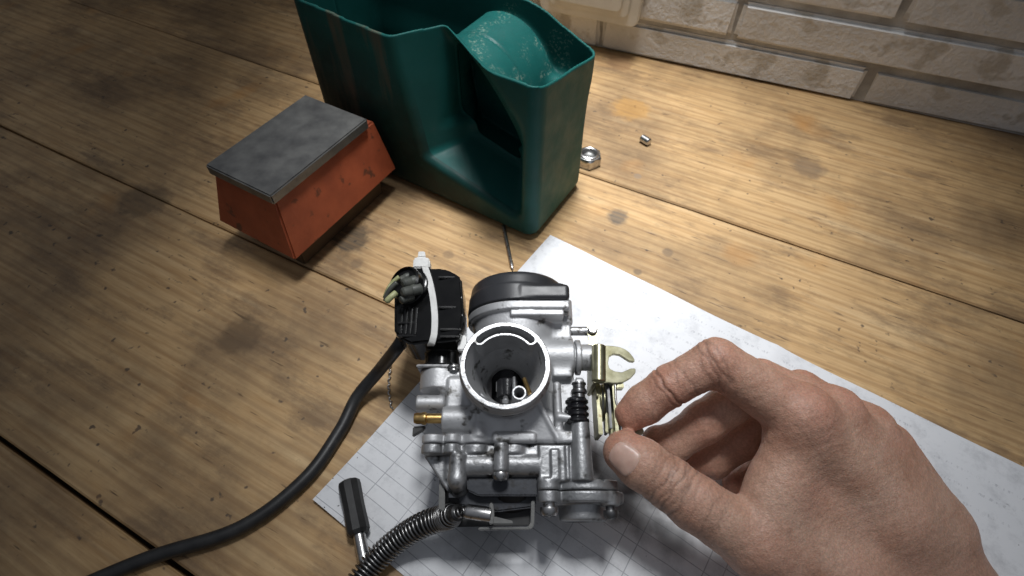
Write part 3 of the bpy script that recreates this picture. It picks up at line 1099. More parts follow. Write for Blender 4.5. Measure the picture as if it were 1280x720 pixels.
# left bosses
body.add(cyl_v(549, 490, 466, -37, 24.5, None, 0.5), 0.8)
body.add(boxp(552, 462, 600, 492, -29, -48, 1.5), 2.5)
body.add(cyl_u(521, 600, 504, -34, 10.0, None, 0.5), 2.0)
body.cut(p_cone(c(520, 504, -34), c(524, 504, -34), cr(7, -34)), 0)
body.add(cyl_u(553, 640, 524, -25, 15.5, 17, 0.7), 2.2)
body.add(cyl_v(599, 548, 530, -22, 10, None, 1.0), 1.5)
# body flange above the parting line
seam_v = c(620, 554, -20)[1]
fl_top = c(620, 542.5, -20)[1]


def flange(fld_, v0, v1):
    b = lambda px: c(px, 553, -20)[0]
    fld_.add(p_box((b(528), v0, -60), (b(737), v1, -21.5), 1.0), 0.8)
    for px, r, w in ((540, 14, -23.5), (565, 9.5, -20.8), (594, 18, -25.5), (640, 22, -27)):
        fld_.add(p_cone((b(px), v0, w), (b(px), v1, w), cr(r, w, 553), None, 0.7), 0.8)
    for px in (545, 722):
        fld_.add(p_cone((b(px), v0, -58), (b(px), v1, -58), 6, None, 0.6), 0.8)


flange(body, seam_v + 0.22, fl_top)
body.add(boxp(615, 539, 671, 553, -17.3, -40, 1.6), 0.6)
# engine flange at the back, on which the casting stands
body.add(p_cone((0, 0, -44), (0, 0, -62), 17.5, 17.5, 0.6), 1.5)
body.add(p_box((-30, -9, -67), (30, 9, -60), 1.5), 2)
# cavities: bore, boost channel, small tube, dimples
kid = 16.1
KW = math.radians(45)


def p_arc(hw, w0, w1):
    def fn(x, y, z):
        th = np.arctan2(x, y)
        tc_ = np.clip(th, -KW, KW)
        d = np.sqrt((x - kid * np.sin(tc_)) ** 2 + (y - kid * np.cos(tc_)) ** 2) - hw
        return np.maximum(d, np.maximum(w0 - z, z - w1))
    return fn, np.array([-19, 8, w0]), np.array([19, 20, w1])


def p_borecut():
    bore = p_cone((0, 0, 2), (0, 0, -34), 17.9, 9.6)[0]
    deep = p_cone((0, 0, -28), (0, 0, -75), 9.4)[0]
    land = p_arc(2.75, -17, 0.5)[0]
    tb = c(649, 491, 0)
    tube = p_cone((tb[0], tb[1], -24), (tb[0], tb[1], 0.5), 3.2)[0]

    def fn(x, y, z):
        d = np.minimum(bore(x, y, z), deep(x, y, z))
        keep = smin(land(x, y, z), tube(x, y, z), 0.3)
        return -smin(-d, keep, 0.5)
    return fn, np.array([-18.5, -18.5, -72]), np.array([18.5, 18.5, 3])


body.cut(p_borecut(), 0.2)
body.cut(p_arc(1.5, -14, 3), 0.15)
tb = c(649, 491, 0)
body.cut(p_cone((tb[0], tb[1], -20), (tb[0], tb[1], 3), 2.1), 0.1)
for px, py, r in ((602, 488, 1.6), (632, 501, 1.3)):
    q = c(px, py, -7)
    body.cut(p_cone((q[0], q[1], -16), (q[0] * 0.9, q[1] * 0.9, 2), r), 0.3)
body_o = link('body_casting', body.mesh('body_casting'), M_cast, carb)

# machined intake rim: a thin bright land on the bore face (its outline follows the bore, the channel and the tube)
rimf = Field((-22, -22, -1.6), (22, 22, 1.2), 0.34)
rimf.add(p_cone((0, 0, -1.2), (0, 0, 0.12), 19.75, 19.75, 0.1))
bc = p_borecut()
rimf.cut((lambda x, y, z: bc[0](x, y, np.minimum(z, -0.2)) - 0.0, bc[1], bc[2]), 0)
rimf.cut(p_arc(1.5, -14, 3), 0)
rimf.cut(p_cone((tb[0], tb[1], -20), (tb[0], tb[1], 3), 2.1), 0)
link('intake_rim', rimf.mesh('intake_rim'), M_mach, carb)

# things seen down the bore
lathe('throttle_slide', (0.5, -12, -46), (0, 1, 0), [(7.6, 0), (8, 0.5), (8, 23), (7, 24)], M_wetblack, carb, 40)
rod('jet_needle', c(643.5, 495, -9), c(642.5, 471, -13), 1.15, 0.7, M_mach, carb, 16)
rod('main_jet_tube', c(663, 494, -8), c(655, 473, -13), 1.05, 1.05, M_brass, carb, 16)
rod('pilot_jet', c(622, 490, -19), c(622, 477, -19), 0.8, 0.8, M_steel, carb, 14)
lathe('slide_foot', c(634, 497, -17), (0, 1, 0), [(4.4, 0), (4.8, 0.5), (4.8, 7.5), (4.0, 8.2)], M_wetblack, carb, 28)
rod('idle_screw_tip', c(632, 502, -8), c(632, 496, -10), 1.5, 1.0, M_mach, carb, 16)

# black top cap with its corner lug
cap = Field((CHU - 30, v_cap0 - 1, CHW - 30), (CHU + 32, v_cap1 + 4, CHW + CHR + 5), 0.5)
hc = v_cap1 - v_cap0
cap.add(p_cone((CHU, v_cap0 + 0.25, CHW), (CHU, v_cap0 + hc * 0.55, CHW), CHR + 0.4, CHR - 0.2, 0.5))
cap.add(p_cone((CHU, v_cap0 + hc * 0.3, CHW), (CHU, v_cap0 + hc, CHW), CHR + 0.1, CHR - 1.6, 3.0), 0.5)
cap.add(p_box((ear_l, v_cap0 + 0.25, CHW - 8), (ear_r + 0.2, c(680, 354, EARW)[1], EARW + 0.25), 2.2), 1.2)
cap.add(p_cone((ear_r - 5.5, v_cap0 + 0.3, EARW - 6), (ear_r - 5.5, c(700, 352, EARW)[1], EARW - 6), 5.4, 5.2, 1.0), 0.8)
link('top_cap', cap.mesh('top_cap'), M_cap, carb)

# float bowl below the parting line
bowl = Field((-46, -90, -70), (50, -14, -8), 0.5)
bv0, bv1 = c(620, 567, -20)[1], seam_v - 0.22
flange(bowl, bv0, bv1)
bowl.add(boxp(556, 566, 735, 602, -26, -62, 2.0), 1.5)
bowl.add(cyl_u(574, 676, 581, -24.5, 14.5, None, 0.8), 1.6)
bowl.add(p_planes([((0, 0, 1), -27.0), ((0, 1, 0), bv0 + 1), ((0, 0, -1), 60), ((1, 0, 0), c(562, 580, -27)[0]), ((-0.80, -0.6, 0), float(np.array([-0.80, -0.6, 0]) @ c(533, 575, -27)))],
                  (c(528, 570, -27)[0], c(560, 612, -27)[1], -60), (c(562, 570, -27)[0], bv0 + 1, -27), 0.8), 0.8)
bowl.add(cyl_v(571, 606, 564, -21, 11.0, None, 2.6), 0.8)
bowl.add(p_caps(c(571, 600, -21), c(576, 612, -34), 4.0), 1.5)
bowl.add(boxp(673, 555.5, 714, 602, -19.5, -58, 0.9), 0.6)
bowl.add(boxp(688, 561, 700, 600, -18.4, -30, 0.7), 0.5)
bowl.add(boxp(706, 556, 713, 600, -18.4, -30, 0.7), 0.5)
bowl.add(cyl_v(626, 590, 553, -18.6, 9.0, None, 0.8), 0.6)
# pump tower and pump flange
bowl.add(p_cone(c(728, 602, -21), c(725, 527, -21), cr(14.5, -21, 600), cr(11.2, -21, 527), 0.5), 1.0)
PD = c(728, 604, -37)
pv0, pv1 = c(728, 611.5, -19)[1], c(728, 598.5, -19)[1]
bowl.add(p_cone((PD[0], pv0, -37), (PD[0], pv1, -37), 18.6, 18.3, 0.6), 0.6)
lug = c(686, 612, -22)
bowl.add(p_cone((lug[0], pv0, -23), (lug[0], pv1 + 0.3, -23), 4.9, None, 0.5), 1.5)
bowl.cut(p_cone((c(752, 600, -21)[0], pv1 - 0.9, -21), (c(752, 600, -21)[0], pv1 + 2, -21), 1.0), 0.2)
link('float_bowl', bowl.mesh('float_bowl'), M_bowl, carb)

pc = Field((-10, -90, -66), (62, -40, -10), 0.5)
qv1, qv0 = pv0 - 0.4, c(728, 627, -19)[1]
pc.add(p_cone((PD[0], qv0, -37), (PD[0], qv1, -37), 18.0, 18.5, 0.8))
pc.cut(p_cone((PD[0], (qv0 + qv1) / 2 - 0.35, -37), (PD[0], (qv0 + qv1) / 2 + 0.15, -37), 40), 0) if False else None
pc.add(p_cone((lug[0], qv0 - 0.2, -23), (lug[0], qv1, -23), 4.7, None, 0.5), 1.5)
lug2 = c(763, 636, -26)
pc.add(p_cone((lug2[0], qv0 - 1.4, -26), (lug2[0], qv1, -26), 4.2, None, 0.5), 1.2)
pc.add(p_cone((PD[0] - 0.5, c(728, 651, -28)[1], -38), (PD[0] - 0.5, qv0 + 1, -38), 10.6, 11.3, 1.2), 0.8)
link('pump_cover', pc.mesh('pump_cover'), M_bowl, carb)


def screw(name, o, r, h, mat=M_steel, parent=carb, d=(0, -1, 0), slot=True):
    s = lathe(name, o, d, [(r * 0.62, -0.2), (r * 0.62, h * 0.35), (r * 0.97, h * 0.36), (r, h * 0.5), (r * 0.96, h * 0.75), (r * 0.75, h), (0.2, h * 1.04)], mat, parent, 28)
    if slot:
        a, b, dd = frame_from(d)
        box('slot', np.array(o) + dd * (h * 1.0), (a, b, dd), (r * 0.62, r * 0.13, h * 0.08), M_darksteel, s, 0)
        box('slot', np.array(o) + dd * (h * 1.004), (b, a, dd), (r * 0.62, r * 0.13, h * 0.08), M_darksteel, s, 0)
    return s


screw('bowl_screw', (c(626, 590, -18.6)[0], c(626, 586, -18.6)[1], -18.6), 3.7, 4.6)
screw('pump_screw', (lug[0], qv0 - 0.2, -23), 4.1, 5.2)
screw('pump_screw', (lug2[0], qv0 - 1.4, -26), 3.3, 4.8, M_darksteel)

# rubber bellows on the pump rod
bt = c(725, 529, -21)
th = c(722, 497, -21)[1] - bt[1]
prof = [(4.2, 0)]
for k in range(4):
    z0 = th * k / 4
    prof += [(4.7, z0 + 0.2), (5.3, z0 + th * 0.06), (5.3, z0 + th * 0.14), (4.6, z0 + th * 0.19), (4.4, z0 + th * 0.235)]
prof += [(3.0, th)]
lathe('pump_bellows', (c(722, 528, -21)[0], bt[1] - 0.3, -21), (0.0, 1, 0.0), prof, M_wetblack, carb, 36)
rt = c(724, 499, -21)
lathe('pump_rod', (rt[0], rt[1] - 1, -21), (0.02, 1, 0), [(2.6, 0), (2.6, 3.4), (3.5, 3.6), (3.7, 4.6), (3.5, 5.4), (2.9, 5.8), (2.9, 7.6), (3.4, 7.9), (3.3, 8.6), (0.3, 8.8)], M_darksteel, carb, 30)

# throttle shaft, linkage and fork bracket on the right
rod('shaft_end', c(738, 447, -28), c(747, 447, -28), 4.6, 4.6, M_steel, carb)
rod('stop_rod', c(704, 414, -36), c(736, 414, -36), cr(6, -36), cr(6, -36), M_mach, carb)
k0 = [c(x, y, -34) for x, y in ((733, 408), (737, 404.5), (743, 405), (747, 409), (747.5, 420), (746, 432), (746, 455), (736, 455), (736, 424))]
prism('stop_plate', k0, (0, 0, -2.2), M_zinc, carb, 0.4)
screw('plate_screw', c(740.5, 413, -34), 2.5, 2.2, M_steel, carb, (0, 0, 1))
fork = [(742.3, 431.8), (754, 431.4), (766.6, 432.3), (774, 433.4), (781, 436), (786, 439.5), (790, 444), (793.7, 449.6), (793, 452.3), (786.5, 451.4), (780, 447), (774, 443.4), (766.6, 442.6),
        (761.6, 445.5), (760, 454), (762, 460.5), (768.4, 464), (777.5, 465.3), (788, 460.5), (794.6, 460.3), (794.6, 466), (788, 473), (778.4, 478.3), (768, 479), (757.6, 477.9), (742.3, 477.9)]
prism('fork_bracket', [c(x, y, -13.5 - 0.055 * (x - 742) - (0.9 if x < 745 else 0)) for x, y in fork], (0, 0, -2.2), M_zinc, carb, 0.3)
rod('bracket_fold', c(748.5, 432.3, -15.6), c(748.5, 477.6, -15.6), 3.3, 3.3, M_zinc, carb, 28, 0.4)
fa, fb = c(742.3, 432, -14), c(742.3, 477.8, -14)
prism('bracket_web', [fa + (0.0, 0, -0.1), fb + (0.0, 0, -0.1), fb + (0, 0, -26), fa + (0, 0, -26)], (2.0, 0, 0), M_zinc, carb, 0.4)
box('quadrant', c(765, 512, -26), (U, VV, WW), (0.75, 13.5, 9.5), M_zinc, carb, 0.35)
box('quadrant', c(758, 508, -28), (U, VV, WW), (0.6, 12.0, 9), M_darksteel, carb, 0.3)
box('lever_plate', c(746, 512, -30), (U, VV, WW), (1.0, 13.0, 8), M_zinc, carb, 0.35)
box('lever_tab', c(774, 483.5, -19), (U, VV, WW), (1.7, 1.2, 2.5), M_zinc, carb, 0.3)
prism('throttle_lever', [c(x, y, -24) for x, y in ((757, 516), (770, 512), (800, 528), (806, 540), (798, 548), (772, 545), (757, 540))], (0, 0, -1.8), M_zinc, carb, 0.4)
ctr = c(753, 503, -30)
hp = [ctr + np.array([-3.6 + 7.2 * t, 8.6 * math.sin(t * 26.0), 8.6 * math.cos(t * 26.0)]) for t in np.linspace(0, 1, 150)]
sweep('return_spring', np.array(hp), 0.6, M_zinc, carb, 8)
sweep('spring_arm', resample([c(769, 480, -16.5), c(769.5, 497, -16.5), c(771, 505, -16.5), c(776, 514, -16.5), c(777, 522, -16.5), c(776.5, 545, -17)], 40), 0.6, M_steel, carb, 10)

# brass nipple and the rubber beneath it
nz = c(553, 523, -25)
lathe('brass_nipple', nz + (0.6, 0, 0), (-1, 0, 0), [(2.3, 0), (2.3, 7.4), (2.1, 7.6), (2.9, 8.2), (3.0, 9.2), (2.5, 10.4), (2.6, 12.2), (2.2, 13.6), (1.1, 13.7), (1.0, 11)], M_brass, carb, 28)
prism('rubber_flap', [c(516, 533, -27), c(532, 532, -27), c(530, 537, -27), c(515, 546, -27)], (0, 0, -3), M_rubber, carb, 0.5)

# what hangs under the bowl: dark cover, U bracket, rubber button, ferrule
prism('bowl_cover', [c(x, y, -25.0) for x, y in ((584, 596), (672, 596), (672, 620), (598, 620), (584, 613))], (0, 0, -28), M_cover, carb, 0.6)
prism('bowl_cover', [c(x, y, -31) for x, y in ((572, 610), (670, 616), (670, 634), (622, 640), (575, 632))], (0, 0, -24), M_cover, carb, 0.8)
bt_ = c(640, 622, -30)
lathe('rubber_button', bt_ + np.array([0, 0, -6.0]), (0, -0.86, 0.5), [(8.2, 0), (8.2, 1.6), (7.4, 3.0), (4.8, 4.2), (0.2, 4.7)], M_rubber, carb, 36)
ub = lambda pts_, w: [c(x, y, w) for x, y in pts_]
prism('u_bracket', ub(((664, 626), (668.5, 624), (668, 655), (664, 662), (598, 663), (598, 659), (660, 658.5), (663.5, 653)), -29), (0, 0, -1.6), M_greymetal, carb, 0.35)
prism('bracket_shade', ub(((560, 622), (664, 622), (663, 657), (565, 659)), -38), (0, 0, -1.4), M_rubber, carb, 0.3)  # black plate added to stand for the shade inside the bracket
prism('bracket_arm', ub(((616, 645), (641, 651), (641, 655), (616, 655)), -27), (0, 0, -2), M_greymetal, carb, 0.3)
prism('side_bracket', ub(((549, 596), (553, 596), (556, 606), (556, 640), (548, 637)), -30), (0, 0, -18), M_greymetal, carb, 0.4)
fe0, fe1 = c(614, 643.5, -27), c(583, 639, -27)
lathe('ferrule', fe0, fe1 - fe0, [(2.6, 0), (3.1, 0.3), (3.1, 10.6), (2.7, 11.2), (1.4, 11.3)], M_steel, carb, 28)
prism('ferrule_collar', ub(((611.5, 629), (616, 628), (618, 642), (615.5, 656), (611, 655), (613, 642)), -25.2), (0, 0, -4), M_greymetal, carb, 0.4)

# electric choke with its plug, wires and cable tie
ck = [(492.5, 352), (496, 341), (501, 336.5), (512, 335), (553, 334.5), (566, 339), (577, 347), (578.5, 370), (579.5, 392), (577, 416), (573, 424.5), (556, 427), (530, 428.5), (513, 430.5), (503, 425.5), (492.5, 416)]
wf = lambda px: -19 + 0.085 * (px - 536)
choke = prism('choke_housing', [c(x, y, wf(x)) for x, y in ck], (0, 0, -27), M_black, carb, 1.4, 3)
for x0, x1, y in ((548, 573, 384.5), (550, 576, 412), (550, 574, 421), (548, 570, 347), (497, 524, 404), (497, 524, 420)):
    a, b = c(x0, y, wf((x0 + x1) / 2)), c(x1, y, wf((x0 + x1) / 2))
    box('rib', (a + b) / 2 + np.array([0, 0, 0.1]), (U, VV, WW), ((b - a)[0] / 2, 0.55, 0.7), M_black, choke, 0.25)
for k in range(4):
    a, b = c(502 + k * 6, 385, wf(502 + k * 6)), c(502 + k * 6, 418, wf(502 + k * 6))
    box('rib', (a + b) / 2 + np.array([0, 0, 0.1]), (U, VV, WW), (0.5, abs((b - a)[1]) / 2, 0.6), M_black, choke, 0.22)
lathe('collar', c(517, 361, -23), (-0.42, 0.02, 0.9), [(9.8, 0), (9.8, 3.2), (9.2, 3.6), (9.2, 4.4), (8.8, 4.6), (8.6, 8.4), (7.6, 9.2), (7.2, 7.6), (0.3, 7.4)], M_black, choke, 40)
for (ax, ay, bx, by, r, wa, wb) in ((518, 351, 503, 355, 2.7, -15, -12), (520, 362, 502, 366, 2.8, -14, -10.5), (512, 371, 500, 376, 2.3, -15.5, -13.5), (509, 346, 499, 351, 2.0, -17, -15)):
    a, b = c(ax, ay, wa), c(bx, by, wb)
    d = b - a
    L = np.linalg.norm(d)
    lathe('wire_seal', a - d * 0.3, d, [(r, 0), (r, L * 0.55), (r * 0.88, L * 0.62), (r * 0.95, L * 0.75), (r * 0.85, L * 1.2), (r * 0.5, L * 1.3)], M_seal, choke, 24)
sweep('lead_wire', resample([c(495, 366, -9), c(489, 371, -8.5), c(482, 378, -9)], 14), [1.5] * 12 + [1.3, 0.7], M_wire, choke, 12)
sweep('lead_wire', resample([c(496, 353, -10), c(489, 360, -11), c(484, 368, -13), c(482, 376, -15)], 18), 1.25, M_seal, choke, 12)
sweep('lead_wire', resample([c(499, 346, -13), c(491, 353, -14), c(485, 362, -15), c(481, 372, -18)], 18), 1.1, M_wire, choke, 12)
# tie band: runs round the housing
bandc = [c(531, 335.2, -47.2), c(529.5, 333.5, -46), c(529.8, 333.6, -30), c(531, 334.2, -19.6), c(532.5, 337.5, -17.9), c(536.5, 350, -17.8), c(541, 371, -17.8), c(543.5, 395, -17.8), c(543, 415, -17.8),
         c(541, 425, -18.0), c(539, 430.2, -19.5), c(538, 431.5, -24), c(537, 431.0, -46)]
bp = resample(bandc, 70)
Vb, Fb = [], []
for i, p in enumerate(bp):
    t = bp[min(i + 1, len(bp) - 1)] - bp[max(i - 1, 0)]
    t /= np.linalg.norm(t)
    side = np.array([1.0, 0, 0]) - t * t[0]
    side /= np.linalg.norm(side)
    nn = np.cross(side, t)
    for sx_, nz_ in ((-1, -0.45), (1, -0.45), (1, 0.45), (-1, 0.45)):
        Vb.append(p + side * sx_ * 1.55 + nn * nz_)
for i in range(len(bp) - 1):
    for k in range(4):
        Fb.append((i * 4 + k, i * 4 + (k + 1) % 4, i * 4 + 4 + (k + 1) % 4, i * 4 + 4 + k))
tie_me = mesh_from('cable_tie', Vb, Fb)
tie_me.set_sharp_from_angle(angle=math.radians(40))
tie = link('cable_tie', tie_me, M_nylon, choke)
prism('tie_head', [c(x, y, -26) for x, y in ((516, 334.5), (516.5, 323), (520, 320.5), (533, 320.5), (537.5, 324), (537, 334.5))], (0, 0, -6.5), M_nylon, choke, 0.7)
prism('tie_tail', [c(x, y, -27.5) for x, y in ((522, 321), (523, 314), (531, 314), (532, 321))], (0, 0, -1.4), M_nylon, choke, 0.3)
# stem down into the casting
a, b = c(552, 462, -37), c(552, 424, -37)
b[0] = a[0]
L = (b - a)[1]
lathe('stem', a, b - a, [(9.6, -0.3), (9.8, 0.6), (9.6, 1.6), (8.7, 2.0), (8.5, L * 0.45), (9.2, L * 0.5), (9.2, L * 0.62), (8.4, L * 0.66), (8.4, L)], M_black, choke, 40)
box('clamp_plate', c(548, 463.5, -36), (U, VV, WW), (9.6, 0.7, 9.0), M_darksteel, carb, 0.4)
screw('clamp_screw', c(567, 463, -27.5), 3.0, 2.8, M_steel, carb, (0, 1, 0.0))
box('white_tab', c(578, 430, -24), (U, VV, WW), (2.0, 3.8, 2.2), M_white, choke, 0.5)

# ------------------------------------------------------------------ black cable from the choke across the bench
def cw(px, py, w):
    p = c(px, py, w)
    return CO + CU * p[0] + CV * p[1] + CW * p[2]


cp = resample([cw(507, 417, -44), cw(497, 434, -44), at_z(474, 463, 18), at_z(446, 497, 7), at_z(424, 540, 3.8), at_z(380, 600, 3.8), at_z(300, 660, 3.8), at_z(180, 700, 3.8), at_z(40, 760, 3.8)], 120)
cb = sweep('black_cable', cp - cp[0], 3.5, M_rubber, None, 18)
cb.location = Vector(cp[0]) * MM
cb['label'] = 'thick black rubber cable running left from the electric choke over the bench'
cb['category'] = 'cable'

# ------------------------------------------------------------------ spring sheathed hose
hp_ = resample([cw(583, 639, -27), cw(572, 641, -27.5), at_z(556, 646.5, 26), at_z(530, 655, 20), at_z(500, 673, 13), at_z(472, 698, 8), at_z(446, 730, 6.8), at_z(420, 770, 6.8)], 160)
for i in range(len(hp_)):
    hp_[i][2] = max(hp_[i][2], 6.6)
hose = empty('spring_hose', Matrix.Translation(Vector(hp_[-1]) * MM), label='black hose in a steel coil spring running from the bowl to lower left', category='hose')
rel = hp_ - hp_[-1]
sweep('inner_hose', rel[22:], 3.6, M_rubber, hose, 18)
rfun = lambda s: 1.9 + 3.5 * min(1, max(0, (s - 0.06) / 0.09)) ** 0.8
pfun = lambda s: 1.3 if s < 0.075 else 2.1 + 0.1 * math.sin(s * 40)
coil = coil_points(rel, rfun, pfun, 18)
sweep('coil_spring', coil, 0.58, M_spring, hose, 7)

# ------------------------------------------------------------------ black handled tool at lower left
ta, tb2 = at_z(436, 602, 7.5), at_z(449, 668, 6.5)
tdir = (tb2 - ta) / np.linalg.norm(tb2 - ta)
tool = empty('hand_tool', Matrix.Translation(Vector(ta) * MM), label='black handled tool with a steel shaft beside the spring hose', category='tool')
Lh = np.linalg.norm(tb2 - ta)
lathe('handle', (0, 0, 0), tdir, [(4.6, 0), (5.4, 0.6), (5.6, 3), (5.3, Lh * 0.5), (5.6, Lh - 1.5), (4.6, Lh)], M_rubber, tool, 10, 20)
lathe('shaft', tdir * (Lh - 0.5), tdir, [(2.9, 0), (2.9, 40), (2.4, 41), (2.4, 70)], M_steel, tool, 24)


# ------------------------------------------------------------------ the hand
def make_skin():
    m, nt, bs = new_mat('skin')
    tc = N(nt, 'ShaderNodeTexCoord').outputs['Object']
    col = ramp(nt, noise(nt, tc, 55, 4), [(0.3, (0.47, 0.265, 0.185)), (0.7, (0.64, 0.42, 0.315))])
    red = ramp(nt, noise(nt, tc, 28, 3), [(0.45, (0, 0, 0)), (0.75, (0.5, 0.5, 0.5))])
    col = mix(nt, red, col, (0.42, 0.15, 0.095))
    ar = N(nt, 'ShaderNodeAttribute', attribute_name='red')
    col = mix(nt, math_n(nt, 'MULTIPLY', ar.outputs['Fac'], 0.45), col, (0.46, 0.145, 0.09))
    ag = N(nt, 'ShaderNodeAttribute', attribute_name='grime')
    gq = math_n(nt, 'MULTIPLY', ag.outputs['Fac'], math_n(nt, 'MULTIPLY_ADD', noise(nt, tc, 160, 3), 1.1, -0.1))
    col = mix(nt, math_n(nt, 'MULTIPLY', gq, 0.9), col, (0.075, 0.045, 0.032))
    pore = ramp(nt, noise(nt, tc, 900, 2, 0.5), [(0.40, (0.80, 0.80, 0.80)), (0.62, (1.1, 1.1, 1.1))])
    col = mix(nt, 0.6, col, pore, 'MULTIPLY')
    dirt = ramp(nt, noise(nt, tc, 130, 6, 0.7), [(0.58, (0, 0, 0)), (0.80, (0.5, 0.5, 0.5))])
    col = mix(nt, dirt, col, (0.17, 0.095, 0.065))
    nt.links.new(col, bs.inputs['Base Color'])
    rr = ramp(nt, noise(nt, tc, 200, 4), [(0.3, (0.42,) * 3), (0.7, (0.6,) * 3)])
    nt.links.new(rr, bs.inputs['Roughness'])
    bs.inputs['Subsurface Weight'].default_value = 0.22
    bs.inputs['Subsurface Radius'].default_value = (1.0, 0.36, 0.2)
    bs.inputs['Subsurface Scale'].default_value = 0.0025
    vo = N(nt, 'ShaderNodeTexVoronoi', feature='DISTANCE_TO_EDGE')
    vo.inputs['Scale'].default_value = 900
    nt.links.new(tc, vo.inputs['Vector'])
    h = math_n(nt, 'ADD', math_n(nt, 'MULTIPLY', vo.outputs['Distance'], 0.8), math_n(nt, 'MULTIPLY', noise(nt, tc, 420, 4), 1.6))
    bump(nt, bs, h, 0.5, 0.0005)
    return m


H_ = lambda px, py, d: at_d(px, py, d)
thumb = [(H_(781, 565, 243), 9.4), (H_(802, 580, 241), 10.6), (H_(838, 605, 238), 10.8), (H_(868, 628, 236), 11.4), (H_(945, 678, 236), 13.5), (H_(1045, 730, 244), 19)]
index = [(H_(789, 518, 251), 7.4), (H_(806, 505, 250), 8.6), (H_(836, 483, 247), 8.9), (H_(895, 452, 243), 9.9), (H_(1000, 520, 240), 12.5), (H_(1100, 650, 252), 17)]
middle = [(H_(822, 552, 266), 7.6), (H_(838, 556, 264), 8.8), (H_(880, 528, 260), 9.4), (H_(950, 478, 258), 10.3), (H_(1040, 520, 252), 13), (H_(1125, 650, 258), 17)]
ring = [(H_(868, 580, 274), 7.6), (H_(890, 575, 272), 8.6), (H_(930, 548, 270), 9.2), (H_(1000, 490, 268), 10), (H_(1080, 540, 264), 13), (H_(1145, 655, 262), 17)]
small = [(H_(920, 605, 278), 6.6), (H_(940, 598, 278), 7.4), (H_(975, 570, 278), 8), (H_(1040, 520, 276), 9), (H_(1105, 560, 272), 12), (H_(1160, 665, 266), 16)]
wrist, elbow = H_(1165, 745, 268), H_(1420, 960, 300)
P0 = H_(900, 620, 250)
allp = np.array([p for ch in (thumb, index, middle, ring, small) for p, r in ch] + [wrist, H_(1330, 890, 285)])
lo_h, hi_h = allp.min(0) - 28, allp.max(0) + 28
hand = Field(lo_h, hi_h, 0.8)
# palm and forearm
hand.add(p_caps(H_(985, 600, 243), H_(1065, 668, 247), 11, 14), 8)
for ch in (index, middle, ring, small):
    hand.add(p_caps(ch[4][0], ch[5][0], ch[4][1], ch[5][1]), 9)
hand.add(p_caps(thumb[4][0], thumb[5][0], thumb[4][1], thumb[5][1]), 9)
hand.add(p_caps(thumb[5][0], wrist, 19, 24), 10)
hand.add(p_caps(index[5][0], wrist, 17, 24), 10)
hand.add(p_caps(small[5][0], wrist, 16, 23), 10)
hand.add(p_caps(thumb[4][0] * 0.62 + index[4][0] * 0.38, thumb[5][0], 6, 15), 14)
hand.add(p_caps(thumb[4][0], index[4][0], 6.5, 8), 14)
hand.add(p_caps(wrist, elbow, 25, 33), 8)


up_ = CAMP - H_(1050, 600, 250)
up_ /= np.linalg.norm(up_)
for ch, r0 in ((index, 12.5), (middle, 13), (ring, 13)):
    a_ = ch[4][0] + up_ * (ch[4][1] - 2.2)
    b_ = ch[5][0] * 0.55 + wrist * 0.45 + up_ * 17.5
    hand.add(p_caps(a_, b_, 3.0, 2.4), 6)
    hand.add(p_caps(ch[4][0] + up_ * 3.5, ch[4][0] + up_ * 3.6, 10.6), 5)


def finger(ch, k):
    f = Field(lo_h, hi_h, 0.8)
    for (a, ra), (b, rb) in zip(ch[:-2], ch[1:-1]):
        f.add(p_caps(a, b, ra, rb), 3.0)
    hand.D[:] = smin(hand.D, f.D, k)


for ch in (small, ring, middle, index):
    finger(ch, 2.2)
finger(thumb, 2.2)


def crease(a, b, r=0.55, k=0.9):
    hand.cut(p_caps(a, b, r), k)


hand_me = hand.mesh('hand')
# skin folds: press shallow grooves into the finished surface where the joints bend
co = np.empty(len(hand_me.vertices) * 3, np.float32)
hand_me.vertices.foreach_get('co', co)
co = co.reshape(-1, 3) / MM
nr = np.empty(len(hand_me.vertices) * 3, np.float32)
hand_me.vertices.foreach_get('normal', nr)
nr = nr.reshape(-1, 3)


def groove(axis_pt, axis_dir, offs, depth, width, rmax=15, wav=0.6):
    global co, GRV
    d = axis_dir / np.linalg.norm(axis_dir)
    a_, b_, _ = frame_from(d)
    rel_ = co - axis_pt
    t = rel_ @ d
    rr = np.linalg.norm(rel_ - t[:, None] * d, axis=1)
    ang = np.arctan2(rel_ @ a_, rel_ @ b_)
    disp = np.zeros(len(co))
    for o, w_ in offs:
        tt = t - o - wav * np.sin(ang * 3 + o) - 0.4 * np.sin(ang * 7 + o * 3)
        disp += w_ * depth * np.exp(-(tt / width) ** 2)
    disp *= (rr < rmax)
    GRV = np.maximum(GRV, disp / max(depth, 1e-6))
    co = co - nr * disp[:, None]


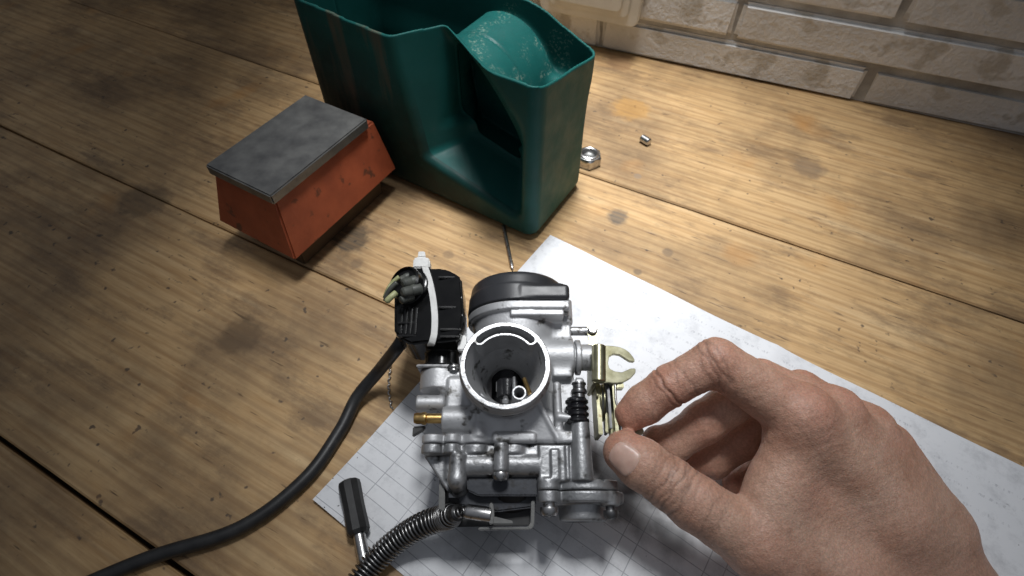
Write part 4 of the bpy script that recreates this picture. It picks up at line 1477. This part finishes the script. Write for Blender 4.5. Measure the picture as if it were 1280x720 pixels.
GRV = np.zeros(len(co))
tdv = thumb[2][0] - thumb[1][0]
groove(thumb[2][0], -tdv, [(-7.5, 0.5), (-5.0, 1.0), (-2.8, 0.7), (-0.4, 1.1), (2.2, 0.8), (4.6, 1.0), (7.5, 0.6), (11, 0.4)], 0.32, 0.55)
idv = index[1][0] - index[2][0]
groove(index[2][0], idv, [(0.0, 1.6), (2.6, 0.6), (-9.0, 0.5)], 0.55, 0.6, 13, 0.3)
idv2 = index[2][0] - index[3][0]
groove(index[3][0], idv2, [(-2, 0.8), (0.8, 1.0), (3.4, 0.8), (6, 0.5)], 0.4, 0.6, 13)
for ch in (middle, ring):
    groove(ch[3][0], ch[2][0] - ch[3][0], [(-4, 0.6), (-1.5, 1.0), (1.2, 0.9), (4, 0.7)], 0.35, 0.6, 13)
for k in range(9):
    groove(thumb[1][0], tdv, [(random.uniform(-8, 40), random.uniform(0.3, 0.7))], 0.12, 0.35, 14, random.uniform(0.5, 2.0))
    groove(index[1][0], index[2][0] - index[1][0], [(random.uniform(-6, 40), random.uniform(0.3, 0.7))], 0.10, 0.35, 12, random.uniform(0.5, 1.8))
lump = sum(a_ * np.sin(co @ np.array(k_) + p_) for a_, k_, p_ in ((0.14, (0.9, 0.5, 0.3), 0), (0.12, (-0.4, 1.1, 0.6), 1), (0.09, (1.3, -0.9, 0.8), 2), (0.06, (2.1, 1.7, -1.2), 3), (0.05, (-1.9, 2.4, 1.5), 4)))
co = co + nr * lump[:, None] * 0.28
RED = np.zeros(len(co))
for ch in (thumb, index, middle, ring, small):
    for q_, rad_ in ((0, 9.0), (2, 9.0), (3, 10.0), (4, 13.0)):
        RED = np.maximum(RED, np.exp(-(np.linalg.norm(co - ch[q_][0], axis=1) / (rad_ * 1.15)) ** 4))
for nm_, arr in (('grime', np.clip(GRV, 0, 1)), ('red', RED)):
    at_ = hand_me.attributes.new(nm_, 'FLOAT', 'POINT')
    at_.data.foreach_set('value', arr.astype(np.float32))
hand_me.vertices.foreach_set('co', (co * MM).astype(np.float32).ravel())
hand_me.update()
P0m = Vector(wrist) * MM
for v in hand_me.vertices:
    v.co -= P0m
person = link('person', hand_me, make_skin(), label='bare hand pinching the linkage of the carburettor between thumb and index finger', category='person')
person.location = P0m
# thumb nail: a curved plate lying on the skin
bvh = BVHTree.FromPolygons([v.co + P0m for v in hand_me.vertices], [p.vertices[:] for p in hand_me.polygons])
tn_c, tax = thumb[0][0], (thumb[1][0] - thumb[0][0])
tax = tax / np.linalg.norm(tax)
view = CAMP - tn_c
view /= np.linalg.norm(view)
side = np.cross(tax, view)
side /= np.linalg.norm(side)
nd = view * 0.95 + side * 0.28 * (1 if (side @ np.array([0, -1, 0])) > 0 else -1)
nd -= tax * (nd @ tax)
nd /= np.linalg.norm(nd)
wd = np.cross(nd, tax)
V, Fc = [], []
nu, nvv = 15, 15
okn = True
for j in range(nvv):
    for i in range(nu):
        a = (i / (nu - 1) - 0.5) * 2
        b = (j / (nvv - 1) - 0.5) * 2
        # square to rounded outline
        aa = a * math.sqrt(1 - 0.35 * b * b)
        bb = b * math.sqrt(1 - 0.35 * a * a)
        ang = aa * 0.72
        d = nd * math.cos(ang) + wd * math.sin(ang)
        base = tn_c + tax * (0.2 + bb * 6.2)
        o = Vector(base + d * 30) * MM
        hit = bvh.ray_cast(o, Vector(-d), 0.06)
        if hit[0] is None:
            q = base + d * 10
        else:
            q = np.array(hit[0]) / MM
        edge = max(abs(a), abs(b))
        V.append(q + d * (0.38 if edge < 0.95 else -0.25) - np.array(P0m) / MM)
for j in range(nvv - 1):
    for i in range(nu - 1):
        k = j * nu + i
        Fc.append((k, k + 1, k + nu + 1, k + nu))
nail = link('thumb_nail', mesh_from('thumb_nail', V, Fc), M_nail, person)
